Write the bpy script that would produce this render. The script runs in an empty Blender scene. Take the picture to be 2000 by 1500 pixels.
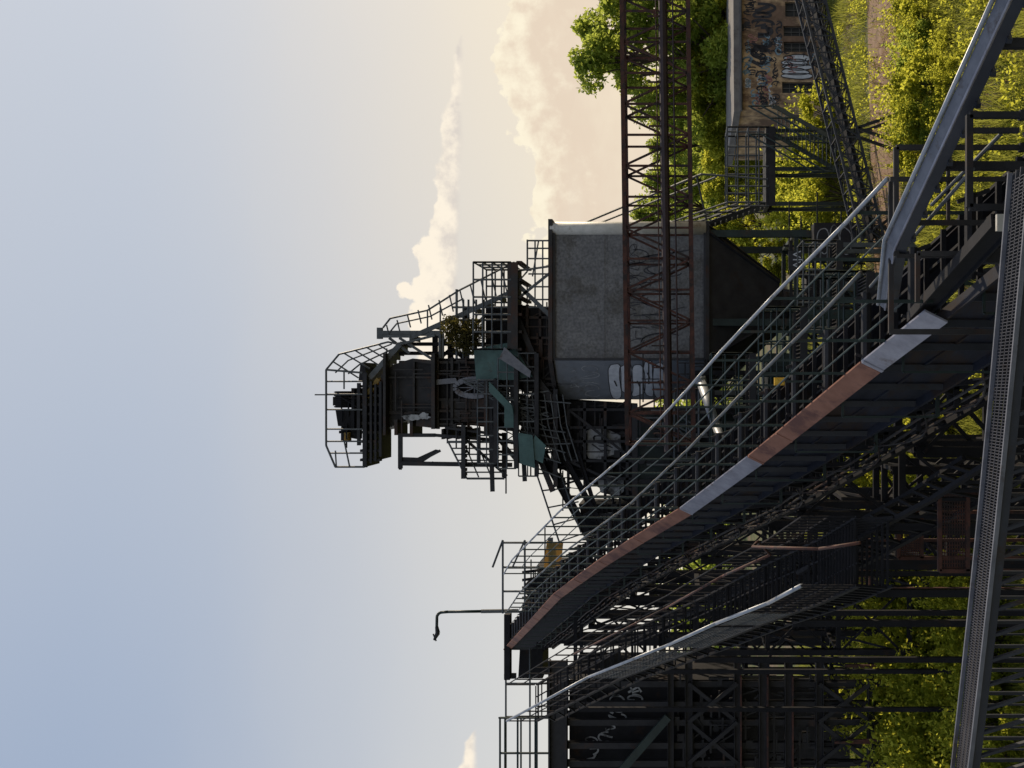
import bpy, math, random
import numpy as np
from mathutils import Vector, Matrix
random.seed(7); rng=np.random.default_rng(7)
F=2000.0; ZC=7.5
def S(x,y,d): return Vector(((750-y)*d/F, d, ZC+(1330-x)*d/F))
V=Vector
scene=bpy.context.scene
COL=scene.collection
TS=1.0
# ---------------------------------------------------------------- mesh builder
class MB:
    def __init__(s): s.v=[]; s.f=[]
    def add(s,vs,fs):
        o=len(s.v); s.v.extend([tuple(a) for a in vs]); s.f.extend([tuple(i+o for i in f) for f in fs]); return s
    def beam(s,p,q,w,h=None,up=None):
        p=V(p);q=V(q); h=w if h is None else h
        d=q-p
        if d.length<1e-5: return s
        d.normalize()
        if up is None: up=V((0,0,1)) if abs(d.z)<0.95 else V((0,1,0))
        a=d.cross(up); a.normalize(); b=a.cross(d)
        a=a*w/2; b=b*h/2
        vs=[p-a-b,p+a-b,p+a+b,p-a+b,q-a-b,q+a-b,q+a+b,q-a+b]
        return s.add(vs,[(0,1,2,3),(7,6,5,4),(0,4,5,1),(1,5,6,2),(2,6,7,3),(3,7,4,0)])
    def ibeam(s,p,q,w,h,up=None,t=None):
        p=V(p);q=V(q);d=(q-p).normalized(); t=t or h*0.09
        if up is None: up=V((0,0,1)) if abs(d.z)<0.95 else V((0,1,0))
        a=d.cross(up); a.normalize(); b=a.cross(d)
        s.beam(p+b*(h/2-t/2),q+b*(h/2-t/2),w,t,up); s.beam(p-b*(h/2-t/2),q-b*(h/2-t/2),w,t,up)
        s.beam(p,q,t,h-2*t,up); return s
    def tube(s,p,q,r,n=7,r2=None):
        p=V(p);q=V(q);d=q-p
        if d.length<1e-5:return s
        if r<.041: r=r*TS
        r2=r if r2 is None else r2
        d.normalize(); up=V((0,0,1)) if abs(d.z)<0.95 else V((0,1,0))
        a=d.cross(up).normalized(); b=a.cross(d)
        vs=[];
        for c,rr in((p,r),(q,r2)):
            for i in range(n):
                t=2*math.pi*i/n; vs.append(c+a*math.cos(t)*rr+b*math.sin(t)*rr)
        fs=[(i,(i+1)%n,n+(i+1)%n,n+i) for i in range(n)]+[tuple(range(n-1,-1,-1)),tuple(range(n,2*n))]
        return s.add(vs,fs)
    def pipe(s,pts,r,n=7):
        for a,b in zip(pts[:-1],pts[1:]): s.tube(a,b,r,n)
        return s
    def prism(s,poly,z0,z1):
        n=len(poly); vs=[(x,y,z0) for x,y in poly]+[(x,y,z1) for x,y in poly]
        return s.add(vs,[(i,(i+1)%n,n+(i+1)%n,n+i) for i in range(n)]+[tuple(range(n-1,-1,-1)),tuple(range(n,2*n))])
    def loft(s,A,B):
        n=len(A); return s.add(list(A)+list(B),[(i,(i+1)%n,n+(i+1)%n,n+i) for i in range(n)]+[tuple(range(n-1,-1,-1)),tuple(range(n,2*n))])
    def slab(s,pts,d,t):
        A=[S(x,y,d) for x,y in pts]; B=[a+V((0,t,0)) for a in A]; return s.loft(A,B)
    def box(s,c,sz):
        c=V(c); return s.beam(c-V((sz[0]/2,0,0)),c+V((sz[0]/2,0,0)),sz[1],sz[2])
def greeble(mb,x0,x1,y0,y1,d,n,seed=0,big=1.):
    """angle irons, conduits, brackets and small boxes bolted to a machine face"""
    r=random.Random(seed)
    for i in range(n):
        x=r.uniform(x0,x1); y=r.uniform(y0,y1); k=r.random(); s=d/39.5*big
        c=S(x,y,d-r.uniform(.02,.22))
        if k<.08: mb.box(c,(r.uniform(.15,.35)*s,r.uniform(.08,.2),r.uniform(.12,.3)*s))
        elif k<.45: mb.beam(c,c+V((0,0,-r.uniform(.3,1.5)*s)),.04,.05,V((0,1,0)))
        elif k<.8: mb.beam(c,c+V((r.choice([-1,1])*r.uniform(.4,1.8)*s,0,0)),.05,.05)
        elif k<.84: mb.tube(c,c+V((0,.2,0)),r.uniform(.08,.16)*s,10)
        else: mb.beam(c,c+V((r.uniform(-.9,.9)*s,0,-r.uniform(.4,1.2)*s)),.03,.04)
def rail(mb,pts,h=1.05,sp=1.2,nr=2,r=0.022,up=V((0,0,1)),kick=False):
    pts=[V(p) for p in pts]
    for a,b in zip(pts[:-1],pts[1:]):
        L=(b-a).length; n=max(1,int(round(L/sp)))
        for i in range(n+1):
            p=a.lerp(b,i/n); mb.tube(p,p+up*h,r*1.1,6)
        for k in range(nr):
            z=h*(k+1)/nr; mb.tube(a+up*z,b+up*z,r,6)
    return mb
def stair(mb,a,b,wv,n,tr=0.26,st=0.2):
    a=V(a);b=V(b);wv=V(wv)
    mb.beam(a,b,0.03,st); mb.beam(a+wv,b+wv,0.03,st)
    for i in range(1,n):
        p=a.lerp(b,i/n); d=(b-a); d.z=0
        d=d.normalized()*tr/2 if d.length>0.01 else V((0,.1,0))
        mb.loft([p-d,p+d,p+d+wv,p-d+wv],[q+V((0,0,.03)) for q in (p-d,p+d,p+d+wv,p-d+wv)])
    return mb
def lattice(mb,A,B,wv,hv,n,c,br,cross=False):
    A=V(A);B=V(B);wv=V(wv);hv=V(hv)
    cs=[V((0,0,0)),wv,hv,wv+hv]
    for o in cs: mb.beam(A+o,B+o,c,c)
    for i in range(n+1):
        p=A.lerp(B,i/n)
        mb.beam(p,p+hv,br,br); mb.beam(p+wv,p+wv+hv,br,br)
        mb.beam(p,p+wv,br,br); mb.beam(p+hv,p+hv+wv,br,br)
        if i<n:
            q=A.lerp(B,(i+1)/n)
            for o in (V((0,0,0)),wv):
                if i%2 or cross: mb.beam(p+o,q+o+hv,br,br)
                if not i%2 or cross: mb.beam(p+o+hv,q+o,br,br)
            mb.beam(p,q+wv,br*.8,br*.8); mb.beam(p+hv,q+wv+hv,br*.8,br*.8)
    return mb
# ---------------------------------------------------------------- scene objects
def link(o): COL.objects.link(o); return o
def thing(name,label,cat,base=(0,0,0),group=None):
    o=bpy.data.objects.new(name,None); o.location=base; o.empty_display_size=.3
    o["label"]=label;o["category"]=cat
    if group:o["group"]=group
    return link(o)
def mesh_of(name,mb,off,smooth=False):
    me=bpy.data.meshes.new(name); ox,oy,oz=off
    me.from_pydata([(a-ox,b-oy,c-oz) for a,b,c in mb.v],[],mb.f); me.update()
    import bmesh
    bm=bmesh.new(); bm.from_mesh(me); bmesh.ops.recalc_face_normals(bm,faces=bm.faces); bm.to_mesh(me); bm.free()
    if smooth: me.polygons.foreach_set("use_smooth",[True]*len(me.polygons))
    return me
part_off={}
def part(name,parent,mb,mat,label=None,smooth=False):
    off=tuple(parent.location) if parent.parent is None else part_off[parent.name]
    me=mesh_of(name,mb,off,smooth); me.materials.append(mat)
    o=bpy.data.objects.new(name,me); o.parent=parent; link(o); part_off[o.name]=off
    if label:o["label"]=label
    return o
def solo(name,mb,mat,label=None,cat=None,base=(0,0,0),kind=None,smooth=False,group=None):
    me=mesh_of(name,mb,base,smooth); me.materials.append(mat)
    o=bpy.data.objects.new(name,me); o.location=base; link(o); part_off[o.name]=tuple(base)
    if label:o["label"]=label
    if cat:o["category"]=cat
    if kind:o["kind"]=kind
    if group:o["group"]=group
    return o
# ---------------------------------------------------------------- materials
def newmat(name):
    m=bpy.data.materials.new(name); m.use_nodes=True; nt=m.node_tree; nt.nodes.clear()
    out=nt.nodes.new("ShaderNodeOutputMaterial"); return m,nt,out
def N(nt,t,**k):
    n=nt.nodes.new(t)
    for a,b in k.items(): setattr(n,a,b)
    return n
def surf(name,c1,c2,c3=None,rough=.6,metal=0.,scale=3.,t3=.62,bump=.15,stretch=(1,1,1),spec=.4,speck=None,sk=(.55,1.25)):
    m,nt,out=newmat(name); L=nt.links
    b=N(nt,"ShaderNodeBsdfPrincipled"); tc=N(nt,"ShaderNodeTexCoord"); mp=N(nt,"ShaderNodeMapping"); mp.inputs[3].default_value=stretch
    L.new(tc.outputs["Object"],mp.inputs[0])
    n1=N(nt,"ShaderNodeTexNoise"); n1.inputs["Scale"].default_value=scale; n1.inputs["Detail"].default_value=8; n1.inputs["Roughness"].default_value=.65
    L.new(mp.outputs[0],n1.inputs["Vector"])
    r=N(nt,"ShaderNodeValToRGB"); r.color_ramp.elements[0].position=.35; r.color_ramp.elements[1].position=.68
    r.color_ramp.elements[0].color=(*c1,1); r.color_ramp.elements[1].color=(*c2,1); L.new(n1.outputs["Fac"],r.inputs[0])
    col=r.outputs[0]
    if c3:
        n2=N(nt,"ShaderNodeTexNoise"); n2.inputs["Scale"].default_value=scale*.45; n2.inputs["Detail"].default_value=10; n2.inputs["Roughness"].default_value=.75
        L.new(mp.outputs[0],n2.inputs["Vector"])
        r2=N(nt,"ShaderNodeValToRGB"); r2.color_ramp.elements[0].position=t3-.05; r2.color_ramp.elements[1].position=t3+.05
        L.new(n2.outputs["Fac"],r2.inputs[0])
        mx=N(nt,"ShaderNodeMixRGB"); mx.inputs[2].default_value=(*c3,1); L.new(r2.outputs[0],mx.inputs[0]); L.new(col,mx.inputs[1]); col=mx.outputs[0]
    if speck:
        n4=N(nt,"ShaderNodeTexNoise"); n4.inputs["Scale"].default_value=speck; n4.inputs["Detail"].default_value=3; L.new(tc.outputs["Object"],n4.inputs["Vector"])
        r4=N(nt,"ShaderNodeValToRGB"); r4.color_ramp.elements[0].position=.35; r4.color_ramp.elements[1].position=.65; r4.color_ramp.elements[0].color=(sk[0],)*3+(1,); r4.color_ramp.elements[1].color=(sk[1],)*3+(1,)
        L.new(n4.outputs["Fac"],r4.inputs[0]); mx=N(nt,"ShaderNodeMixRGB"); mx.blend_type='MULTIPLY'; mx.inputs[0].default_value=1; L.new(col,mx.inputs[1]); L.new(r4.outputs[0],mx.inputs[2]); col=mx.outputs[0]
    L.new(col,b.inputs["Base Color"]); b.inputs["Roughness"].default_value=rough; b.inputs["Metallic"].default_value=metal
    b.inputs["Specular IOR Level"].default_value=spec
    if bump:
        bp=N(nt,"ShaderNodeBump"); bp.inputs["Strength"].default_value=bump; bp.inputs["Distance"].default_value=.02
        n3=N(nt,"ShaderNodeTexNoise"); n3.inputs["Scale"].default_value=scale*5; n3.inputs["Detail"].default_value=4; L.new(mp.outputs[0],n3.inputs["Vector"])
        L.new(n3.outputs["Fac"],bp.inputs["Height"]); L.new(bp.outputs[0],b.inputs["Normal"])
    L.new(b.outputs[0],out.inputs[0]); return m
def leafmat(name,dark,light,trans,tf=.45,scale=.8):
    m,nt,out=newmat(name); L=nt.links
    g=N(nt,"ShaderNodeNewGeometry"); tc=N(nt,"ShaderNodeTexCoord"); n1=N(nt,"ShaderNodeTexNoise"); n1.inputs["Scale"].default_value=scale; n1.inputs["Detail"].default_value=3
    L.new(tc.outputs["Object"],n1.inputs["Vector"])
    ad=N(nt,"ShaderNodeMath",operation='ADD'); L.new(g.outputs["Random Per Island"],ad.inputs[0]); L.new(n1.outputs["Fac"],ad.inputs[1])
    ml=N(nt,"ShaderNodeMath",operation='MULTIPLY'); L.new(ad.outputs[0],ml.inputs[0]); ml.inputs[1].default_value=.55
    r=N(nt,"ShaderNodeValToRGB"); r.color_ramp.elements[0].position=.3; r.color_ramp.elements[1].position=.85
    r.color_ramp.elements[0].color=(*dark,1); r.color_ramp.elements[1].color=(*light,1); L.new(ml.outputs[0],r.inputs[0])
    d=N(nt,"ShaderNodeBsdfDiffuse"); t=N(nt,"ShaderNodeBsdfTranslucent"); L.new(r.outputs[0],d.inputs[0])
    t.inputs[0].default_value=(*trans,1)
    mx=N(nt,"ShaderNodeMixShader"); mx.inputs[0].default_value=tf; L.new(d.outputs[0],mx.inputs[1]); L.new(t.outputs[0],mx.inputs[2])
    L.new(mx.outputs[0],out.inputs[0]); return m
M={}
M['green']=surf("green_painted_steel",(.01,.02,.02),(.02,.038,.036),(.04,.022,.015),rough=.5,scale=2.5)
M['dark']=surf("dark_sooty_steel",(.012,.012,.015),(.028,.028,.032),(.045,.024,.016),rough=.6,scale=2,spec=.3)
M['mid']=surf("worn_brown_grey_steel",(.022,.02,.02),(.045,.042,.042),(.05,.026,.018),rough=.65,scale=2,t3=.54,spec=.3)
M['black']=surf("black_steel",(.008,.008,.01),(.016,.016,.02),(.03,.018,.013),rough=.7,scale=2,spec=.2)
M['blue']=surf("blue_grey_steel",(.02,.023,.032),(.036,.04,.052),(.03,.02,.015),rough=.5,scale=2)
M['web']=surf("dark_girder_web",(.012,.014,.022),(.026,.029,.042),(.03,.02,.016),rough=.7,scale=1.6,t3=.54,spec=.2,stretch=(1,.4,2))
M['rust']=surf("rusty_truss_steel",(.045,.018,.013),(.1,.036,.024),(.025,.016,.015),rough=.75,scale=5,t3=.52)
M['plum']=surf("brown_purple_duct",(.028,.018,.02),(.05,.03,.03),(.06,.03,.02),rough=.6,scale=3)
M['cover']=surf("rusty_cover_plate",(.2,.09,.06),(.3,.145,.1),(.13,.06,.05),rough=.75,scale=2.5,t3=.55,spec=.25)
M['coverg']=surf("grey_cover_plate",(.2,.2,.24),(.32,.32,.37),(.12,.1,.1),rough=.45,metal=.3,scale=4)
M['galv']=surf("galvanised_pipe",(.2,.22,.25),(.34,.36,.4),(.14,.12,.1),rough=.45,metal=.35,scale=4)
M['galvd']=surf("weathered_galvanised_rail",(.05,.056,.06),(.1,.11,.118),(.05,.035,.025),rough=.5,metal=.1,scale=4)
M['edge']=surf("dull_grey_angle_steel",(.1,.105,.125),(.17,.175,.2),(.07,.055,.05),rough=.5,metal=.2,scale=5)
M['bin']=surf("mottled_galvanised_sheet",(.13,.13,.136),(.19,.188,.19),(.105,.1,.094),rough=.7,scale=1.6,t3=.56,bump=.25,speck=10,spec=.3,sk=(.7,1.15))
M['binb']=surf("smooth_bluish_sheet",(.14,.155,.18),(.19,.205,.23),(.11,.11,.11),rough=.6,scale=1.2,t3=.6,bump=.1,spec=.3)
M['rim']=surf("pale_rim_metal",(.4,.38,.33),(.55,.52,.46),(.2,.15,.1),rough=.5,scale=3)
M['funnel']=surf("dull_funnel_steel",(.024,.024,.028),(.044,.044,.048),(.04,.027,.02),rough=.7,scale=2)
M['teal']=surf("faded_teal_panel",(.03,.07,.07),(.06,.13,.125),(.045,.03,.025),rough=.5,scale=2)
M['white']=surf("white_spray_paint",(.46,.48,.52),(.62,.64,.68),(.2,.2,.2),rough=.6,scale=5,bump=0,t3=.72)
M['chalk']=surf("faded_white_paint",(.22,.23,.24),(.42,.43,.45),(.06,.06,.06),rough=.7,scale=3,bump=0,t3=.56)
M['ink']=surf("black_spray_paint",(.02,.02,.025),(.04,.04,.05),rough=.6,scale=5,bump=0)
M['pink']=surf("faded_pink_paint",(.3,.13,.12),(.4,.2,.17),rough=.6,scale=5,bump=0)
M['skyb']=surf("faded_blue_paint",(.15,.25,.33),(.22,.33,.4),rough=.6,scale=5,bump=0)
M['grate']=surf("grey_grating",(.03,.03,.038),(.055,.055,.066),(.03,.022,.018),rough=.5,scale=5)
M['yellow']=surf("yellow_plastic",(.55,.33,.03),(.7,.45,.05),(.3,.15,.04),rough=.4,scale=8)
M['ochre']=leafmat("yellowed_translucent_sheet",(.25,.19,.08),(.38,.3,.13),(.6,.42,.16),.5)
M['wall']=surf("peeling_ochre_render",(.5,.33,.17),(.68,.5,.31),(.19,.12,.08),rough=.9,scale=1.1,t3=.5,bump=.4,stretch=(1,1,.5),speck=3,sk=(.7,1.1))
M['roof']=surf("grey_roof_concrete",(.12,.11,.11),(.2,.19,.18),(.08,.07,.06),rough=.9,scale=1.2)
M['glass']=surf("dark_window_glass",(.008,.01,.012),(.02,.025,.03),rough=.5,scale=2,bump=0)
M['frame']=surf("window_frame_paint",(.06,.06,.06),(.12,.11,.1),rough=.7,scale=4)
M['bark']=surf("tree_bark",(.035,.025,.018),(.08,.06,.045),rough=.95,scale=6,stretch=(1,1,.3),bump=.6)
M['leaf']=leafmat("tree_leaves",(.035,.06,.013),(.1,.15,.03),(.5,.58,.1),.56)
M['leafy']=leafmat("sunlit_shrub_leaves",(.04,.07,.01),(.12,.15,.025),(.66,.66,.08),.6)
M['leafd']=leafmat("brownish_leaves",(.03,.03,.012),(.08,.07,.03),(.16,.14,.04))
M['grass']=leafmat("grass_blades",(.045,.065,.012),(.11,.12,.03),(.4,.42,.08),.5,.25)
M['dry']=leafmat("dry_grass_blades",(.09,.06,.03),(.2,.14,.08),(.36,.26,.14),.4,.4)
M['dirt']=surf("dry_dirt",(.18,.11,.075),(.28,.19,.13),(.1,.07,.045),rough=1,scale=1.2,bump=.5)
M['ground']=surf("grassy_ground",(.04,.055,.015),(.08,.09,.03),(.12,.085,.055),rough=1,scale=.35,t3=.55,bump=.6)
# ---------------------------------------------------------------- camera
cam=bpy.data.cameras.new("camera"); co=bpy.data.objects.new("camera",cam); link(co)
co.matrix_world=Matrix(((0,1,0,0),(0,0,-1,0),(-1,0,0,ZC),(0,0,0,1)))
cam.sensor_width=36; cam.lens=36; cam.shift_x=-0.165; cam.clip_end=6000; cam.clip_start=.1
scene.camera=co
# ---------------------------------------------------------------- light
AZ=math.radians(52); EL=math.radians(31)
sd=V((math.sin(AZ)*math.cos(EL),math.cos(AZ)*math.cos(EL),math.sin(EL)))
sl=bpy.data.lights.new("sun","SUN"); sl.energy=5.0; sl.angle=math.radians(.5); sl.color=(1,.83,.6)
so=bpy.data.objects.new("sun",sl); so.rotation_euler=sd.to_track_quat('Z','Y').to_euler(); link(so)
w=bpy.data.worlds.new("World"); scene.world=w; w.use_nodes=True; nt=w.node_tree; nt.nodes.clear(); L=nt.links
out=N(nt,"ShaderNodeOutputWorld"); bg=N(nt,"ShaderNodeBackground"); L.new(bg.outputs[0],out.inputs[0])
sky=N(nt,"ShaderNodeTexSky"); sky.sky_type='NISHITA'; sky.sun_disc=False; sky.sun_elevation=EL; sky.sun_rotation=AZ
sky.air_density=1.2; sky.dust_density=2.5; sky.ozone_density=1.5
def math_(op,a,b=None,c=None,clamp=False):
    n=N(nt,"ShaderNodeMath",operation=op,use_clamp=clamp)
    for i,v in enumerate((a,b,c)):
        if v is None: continue
        if isinstance(v,(int,float)): n.inputs[i].default_value=v
        else: L.new(v,n.inputs[i])
    return n.outputs[0]
def mixc(f,a,b,bt='MIX'):
    n=N(nt,"ShaderNodeMixRGB"); n.blend_type=bt
    for i,v in enumerate((f,a,b)):
        if isinstance(v,(int,float)): n.inputs[i].default_value=v
        elif isinstance(v,tuple): n.inputs[i].default_value=(*v,1)
        else: L.new(v,n.inputs[i])
    return n.outputs[0]
def sstep(v,a,b):
    n=N(nt,"ShaderNodeMapRange",interpolation_type='SMOOTHSTEP'); L.new(v,n.inputs[0]); n.inputs[1].default_value=a;n.inputs[2].default_value=b
    return n.outputs[0]
tc=N(nt,"ShaderNodeTexCoord"); sx=N(nt,"ShaderNodeSeparateXYZ"); L.new(tc.outputs["Generated"],sx.inputs[0])
dyc=math_('MAXIMUM',sx.outputs[1],.08)
p=math_('DIVIDE',sx.outputs[0],dyc); q=math_('DIVIDE',sx.outputs[2],dyc)
q2=math_('MULTIPLY',q,2.0); t=math_('ADD',math_('MULTIPLY',p,1.25),.5,clamp=True)
cx=N(nt,"ShaderNodeCombineXYZ"); L.new(p,cx.inputs[0]); L.new(q,cx.inputs[1])
def noise(scale,detail=6,rough=.6,off=0,sc=(1,1,1)):
    n=N(nt,"ShaderNodeTexNoise"); n.inputs["Scale"].default_value=scale;n.inputs["Detail"].default_value=detail;n.inputs["Roughness"].default_value=rough
    m=N(nt,"ShaderNodeMapping"); m.inputs[1].default_value=(off,off*.7,off*.3); m.inputs[3].default_value=sc; L.new(cx.outputs[0],m.inputs[0]); L.new(m.outputs[0],n.inputs[0]); return n.outputs[0]
def curve(pts):
    n=N(nt,"ShaderNodeFloatCurve"); c=n.mapping.curves[0]; pts=sorted(pts)
    c.points[0].location=pts[0]; c.points[1].location=pts[-1]
    for a in pts[1:-1]: c.points.new(*a)
    for k in c.points: k.handle_type='VECTOR'
    n.mapping.update(); L.new(t,n.inputs[1]); return n.outputs[0]
def py(y,x): return (.5+(750-y)/1600.,(1330-x)/1000.)
def vor(scale,off):
    n=N(nt,"ShaderNodeTexVoronoi",feature='SMOOTH_F1'); n.inputs["Scale"].default_value=scale; n.inputs["Smoothness"].default_value=.5
    m=N(nt,"ShaderNodeMapping"); m.inputs[1].default_value=(off,off,0); L.new(cx.outputs[0],m.inputs[0]); L.new(m.outputs[0],n.inputs["Vector"]); return n.outputs["Distance"]
top1=curve([(0,.437),py(1450,902),py(1420,930),py(1300,960),py(900,960),py(860,900),py(800,850),py(700,795),py(600,783),py(550,790),py(500,808),py(450,818),py(400,832),py(350,840),py(300,852),py(250,860),py(200,871),py(110,883),py(70,896),py(40,910),(1,.40)])
bot1=curve([(0,.405),py(1400,922),py(1300,893),py(880,890),py(600,886),py(300,895),py(110,897),(1,.432)])
top2=curve([(0,.0),py(1000,1250),py(700,1130),py(600,1085),py(500,1045),py(440,1015),py(330,1004),py(240,990),py(200,965),py(130,956),py(60,965),py(0,985),(1,.34)])
fine=noise(55,7,.65,3.); bumpy=vor(38,1.3); bumpy2=vor(90,5.)
ed=math_('ADD',math_('MULTIPLY',math_('SUBTRACT',fine,.5),.045),math_('ADD',math_('MULTIPLY',math_('SUBTRACT',.35,bumpy),.05),math_('MULTIPLY',math_('SUBTRACT',.35,bumpy2),.022)))
thick1=sstep(math_('SUBTRACT',top1,bot1),0.,.09)
e1=math_('ADD',math_('SUBTRACT',top1,q2),math_('MULTIPLY',ed,math_('ADD',.15,math_('MULTIPLY',thick1,.85))))
wis=noise(30,5,.6,9.,(.5,1,1))
b1=math_('ADD',math_('SUBTRACT',q2,bot1),math_('MULTIPLY',math_('SUBTRACT',wis,.5),.022))
m1=math_('MULTIPLY',sstep(e1,-.002,.006),sstep(b1,-.012,.004))
e2=math_('ADD',math_('SUBTRACT',top2,q2),math_('MULTIPLY',ed,1.4))
strk=noise(26,6,.6,14.,(.45,1.4,1))
m2=math_('MULTIPLY',sstep(e2,-.002,.007),math_('SUBTRACT',1.,math_('MULTIPLY',sstep(math_('ADD',e2,math_('MULTIPLY',math_('SUBTRACT',strk,.5),.3)),.08,.3),.6)))
front=sstep(sx.outputs[1],.3,.5)
m1=math_('MULTIPLY',m1,front); m2=math_('MULTIPLY',m2,front)
cosun=N(nt,"ShaderNodeVectorMath",operation='DOT_PRODUCT'); L.new(tc.outputs["Generated"],cosun.inputs[0]); cosun.inputs[1].default_value=sd
sunw=sstep(cosun.outputs["Value"],.35,.95)
veil=noise(2.2,4,.55,31.,(.5,1.6,1))
dzv=math_('ADD',sx.outputs[2],math_('MULTIPLY',math_('SUBTRACT',veil,.5),.12))
haze=mixc(sstep(dzv,.0,.52),(.84,.8,.73),(.37,.455,.61))
haze=mixc(sunw,haze,mixc(sstep(dzv,.02,.5),(1.0,.83,.59),(.58,.62,.69)))
nsky=mixc(1.,sky.outputs[0],(.1,.1,.1),'MULTIPLY')
base=mixc(.86,nsky,haze)
sh=noise(40,6,.6,20.)
lit1=sstep(math_('ADD',math_('MULTIPLY',b1,6.),math_('MULTIPLY',math_('SUBTRACT',sh,.5),1.8)),-.25,.35)
c1=mixc(lit1,(.72,.66,.6),(1.0,.9,.75))
c2=mixc(sstep(math_('ADD',math_('MULTIPLY',e2,6.),math_('MULTIPLY',math_('SUBTRACT',sh,.5),1.8)),-.1,.7),(1.0,.91,.71),(.8,.66,.52))
c=mixc(math_('MULTIPLY',m2,.9),base,c2); c=mixc(math_('MULTIPLY',m1,.97),c,c1)
L.new(c,bg.inputs[0]); bg.inputs[1].default_value=1.0
scene.view_settings.view_transform='Standard'; scene.view_settings.look='None'; scene.view_settings.exposure=0
# ---------------------------------------------------------------- ground
g=MB(); R=3000
g.add([(-R,-R,0),(R,-R,0),(R,R,0),(-R,R,0)],[(0,1,2,3)]); solo("ground",g,M['ground'],kind="structure")
pth=MB()
ed_=[(2,34.6,39.2),(6,34.9,40),(10,35,40.6),(15,35.2,41.2),(22,36,42.5),(32,37,44)]
for a,b in zip(ed_[:-1],ed_[1:]): pth.add([(a[0],a[1],.006),(b[0],b[1],.006),(b[0],b[2],.006),(a[0],a[2],.006)],[(0,1,2,3)])
solo("path",pth,M['dirt'],kind="structure")
# ---------------------------------------------------------------- foliage helpers
def quads(name,Vv,mat,per=4):
    n=len(Vv)//per; me=bpy.data.meshes.new(name); me.vertices.add(len(Vv)); me.vertices.foreach_set("co",Vv.astype(np.float32).ravel())
    me.loops.add(len(Vv)); me.loops.foreach_set("vertex_index",np.arange(len(Vv),dtype=np.int32)); me.polygons.add(n)
    me.polygons.foreach_set("loop_start",np.arange(0,len(Vv),per,dtype=np.int32)); me.update(calc_edges=True); me.validate(); me.materials.append(mat); return me
def leafverts(pos,size):
    n=len(pos); a=rng.normal(size=(n,3)); a/=np.linalg.norm(a,axis=1)[:,None]; b=rng.normal(size=(n,3)); b=np.cross(a,b); b/=np.linalg.norm(b,axis=1)[:,None]
    s=size[:,None]; o=np.empty((n,4,3)); o[:,0]=pos+a*s; o[:,1]=pos+b*s*.55; o[:,2]=pos-a*s; o[:,3]=pos-b*s*.55; return o.reshape(-1,3)
def clumps(cs,rs,n):
    out=[]
    w_=np.array(rs)**2; w_/=w_.sum()
    for c_,r_,k in zip(cs,rs,(w_*n).astype(int)):
        d=rng.normal(size=(k,3)); d/=np.linalg.norm(d,axis=1)[:,None]; rad=r_*(.35+.65*rng.random(k)**.5)*(1+.25*rng.normal(size=k)*.5)
        out.append(np.array(c_)+d*rad[:,None]*np.array([1,1,.8]))
    return np.vstack(out)
def tree_meshes(h,cw,cb,n,leaf,mat,nc=26,seed=1,cr=1.):
    r=random.Random(seed); cs=[];rs=[]
    for i in range(nc):
        z=cb+(h-cb)*(i+.5)/nc; f=math.sin(math.pi*min(1,max(.06,(z-cb)/(h-cb)*.85+.12)))
        a=r.random()*6.28; rad=cw*f*(.35+.65*r.random()); cs.append((math.cos(a)*rad,math.sin(a)*rad,z)); rs.append(cw*(.14+.15*r.random())*cr)
    lv=clumps(cs,rs,n); me=quads("crown",leafverts(lv,leaf*(.6+.7*rng.random(len(lv)))),mat)
    mb=MB(); pts=[V((0,0,0))]
    for i in range(1,6): pts.append(V((r.uniform(-.2,.2),r.uniform(-.2,.2),h*.8*i/5)))
    rr=h*.022
    for i in range(5): mb.tube(pts[i],pts[i+1],rr*(1-i*.17),8,rr*(1-(i+1)*.17))
    for c_ in cs:
        k=min(4,max(1,int(c_[2]/h*5))); st=pts[k] if pts[k].z<c_[2] else pts[k-1]
        mid=st.lerp(V(c_),.5)+V((0,0,-.15)); mb.tube(st,mid,rr*.35,5,rr*.22); mb.tube(mid,c_,rr*.22,5,rr*.06)
    tm=mesh_of("trunk",mb,(0,0,0),True); tm.materials.append(M['bark']); return tm,me
def place(name,cn,tn,meshes,loc,s,rot,label,cat,group):
    o=thing(name,label,cat,loc,group); o.scale=s; o.rotation_euler=(0,0,rot)
    for nm,me in ((tn,meshes[0]),(cn,meshes[1])):
        c_=bpy.data.objects.new(nm,me); c_.parent=o; link(c_)
TV=[tree_meshes(12,3.5,2.5,12000,.14,M['leaf'],40,3,1.),tree_meshes(11,4,1.2,10000,.17,M['leaf'],34,9),tree_meshes(9,3.6,.5,10000,.16,M['leafy'],32,12)]
tr=[(45,64,1.16,0),(125,62,1.16,0),(185,66,.86,1),(0,68,1.05,0),(235,72,.84,1),(290,76,.82,0),(350,80,.9,1),(410,84,.95,0),(70,62,.78,2),(140,62,.84,2),(20,63,.84,2),(-40,64,1.0,1),(200,63,.74,2),(265,64,.68,2),(320,66,.66,2),(440,62,.6,2),(485,64,.62,2),(525,66,.6,2),(380,68,.66,2)]
for i,(y,d,s,k) in enumerate(tr):
    X=(750-y)*d/F; place("tree","crown","trunk",TV[k],(X,d,0),(s,s,s),i*1.7,"leafy deciduous tree behind the low graffiti building" if k<2 else "bushy yellow-green sunlit tree at the meadow edge","tree","trees around the industrial site")
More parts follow.
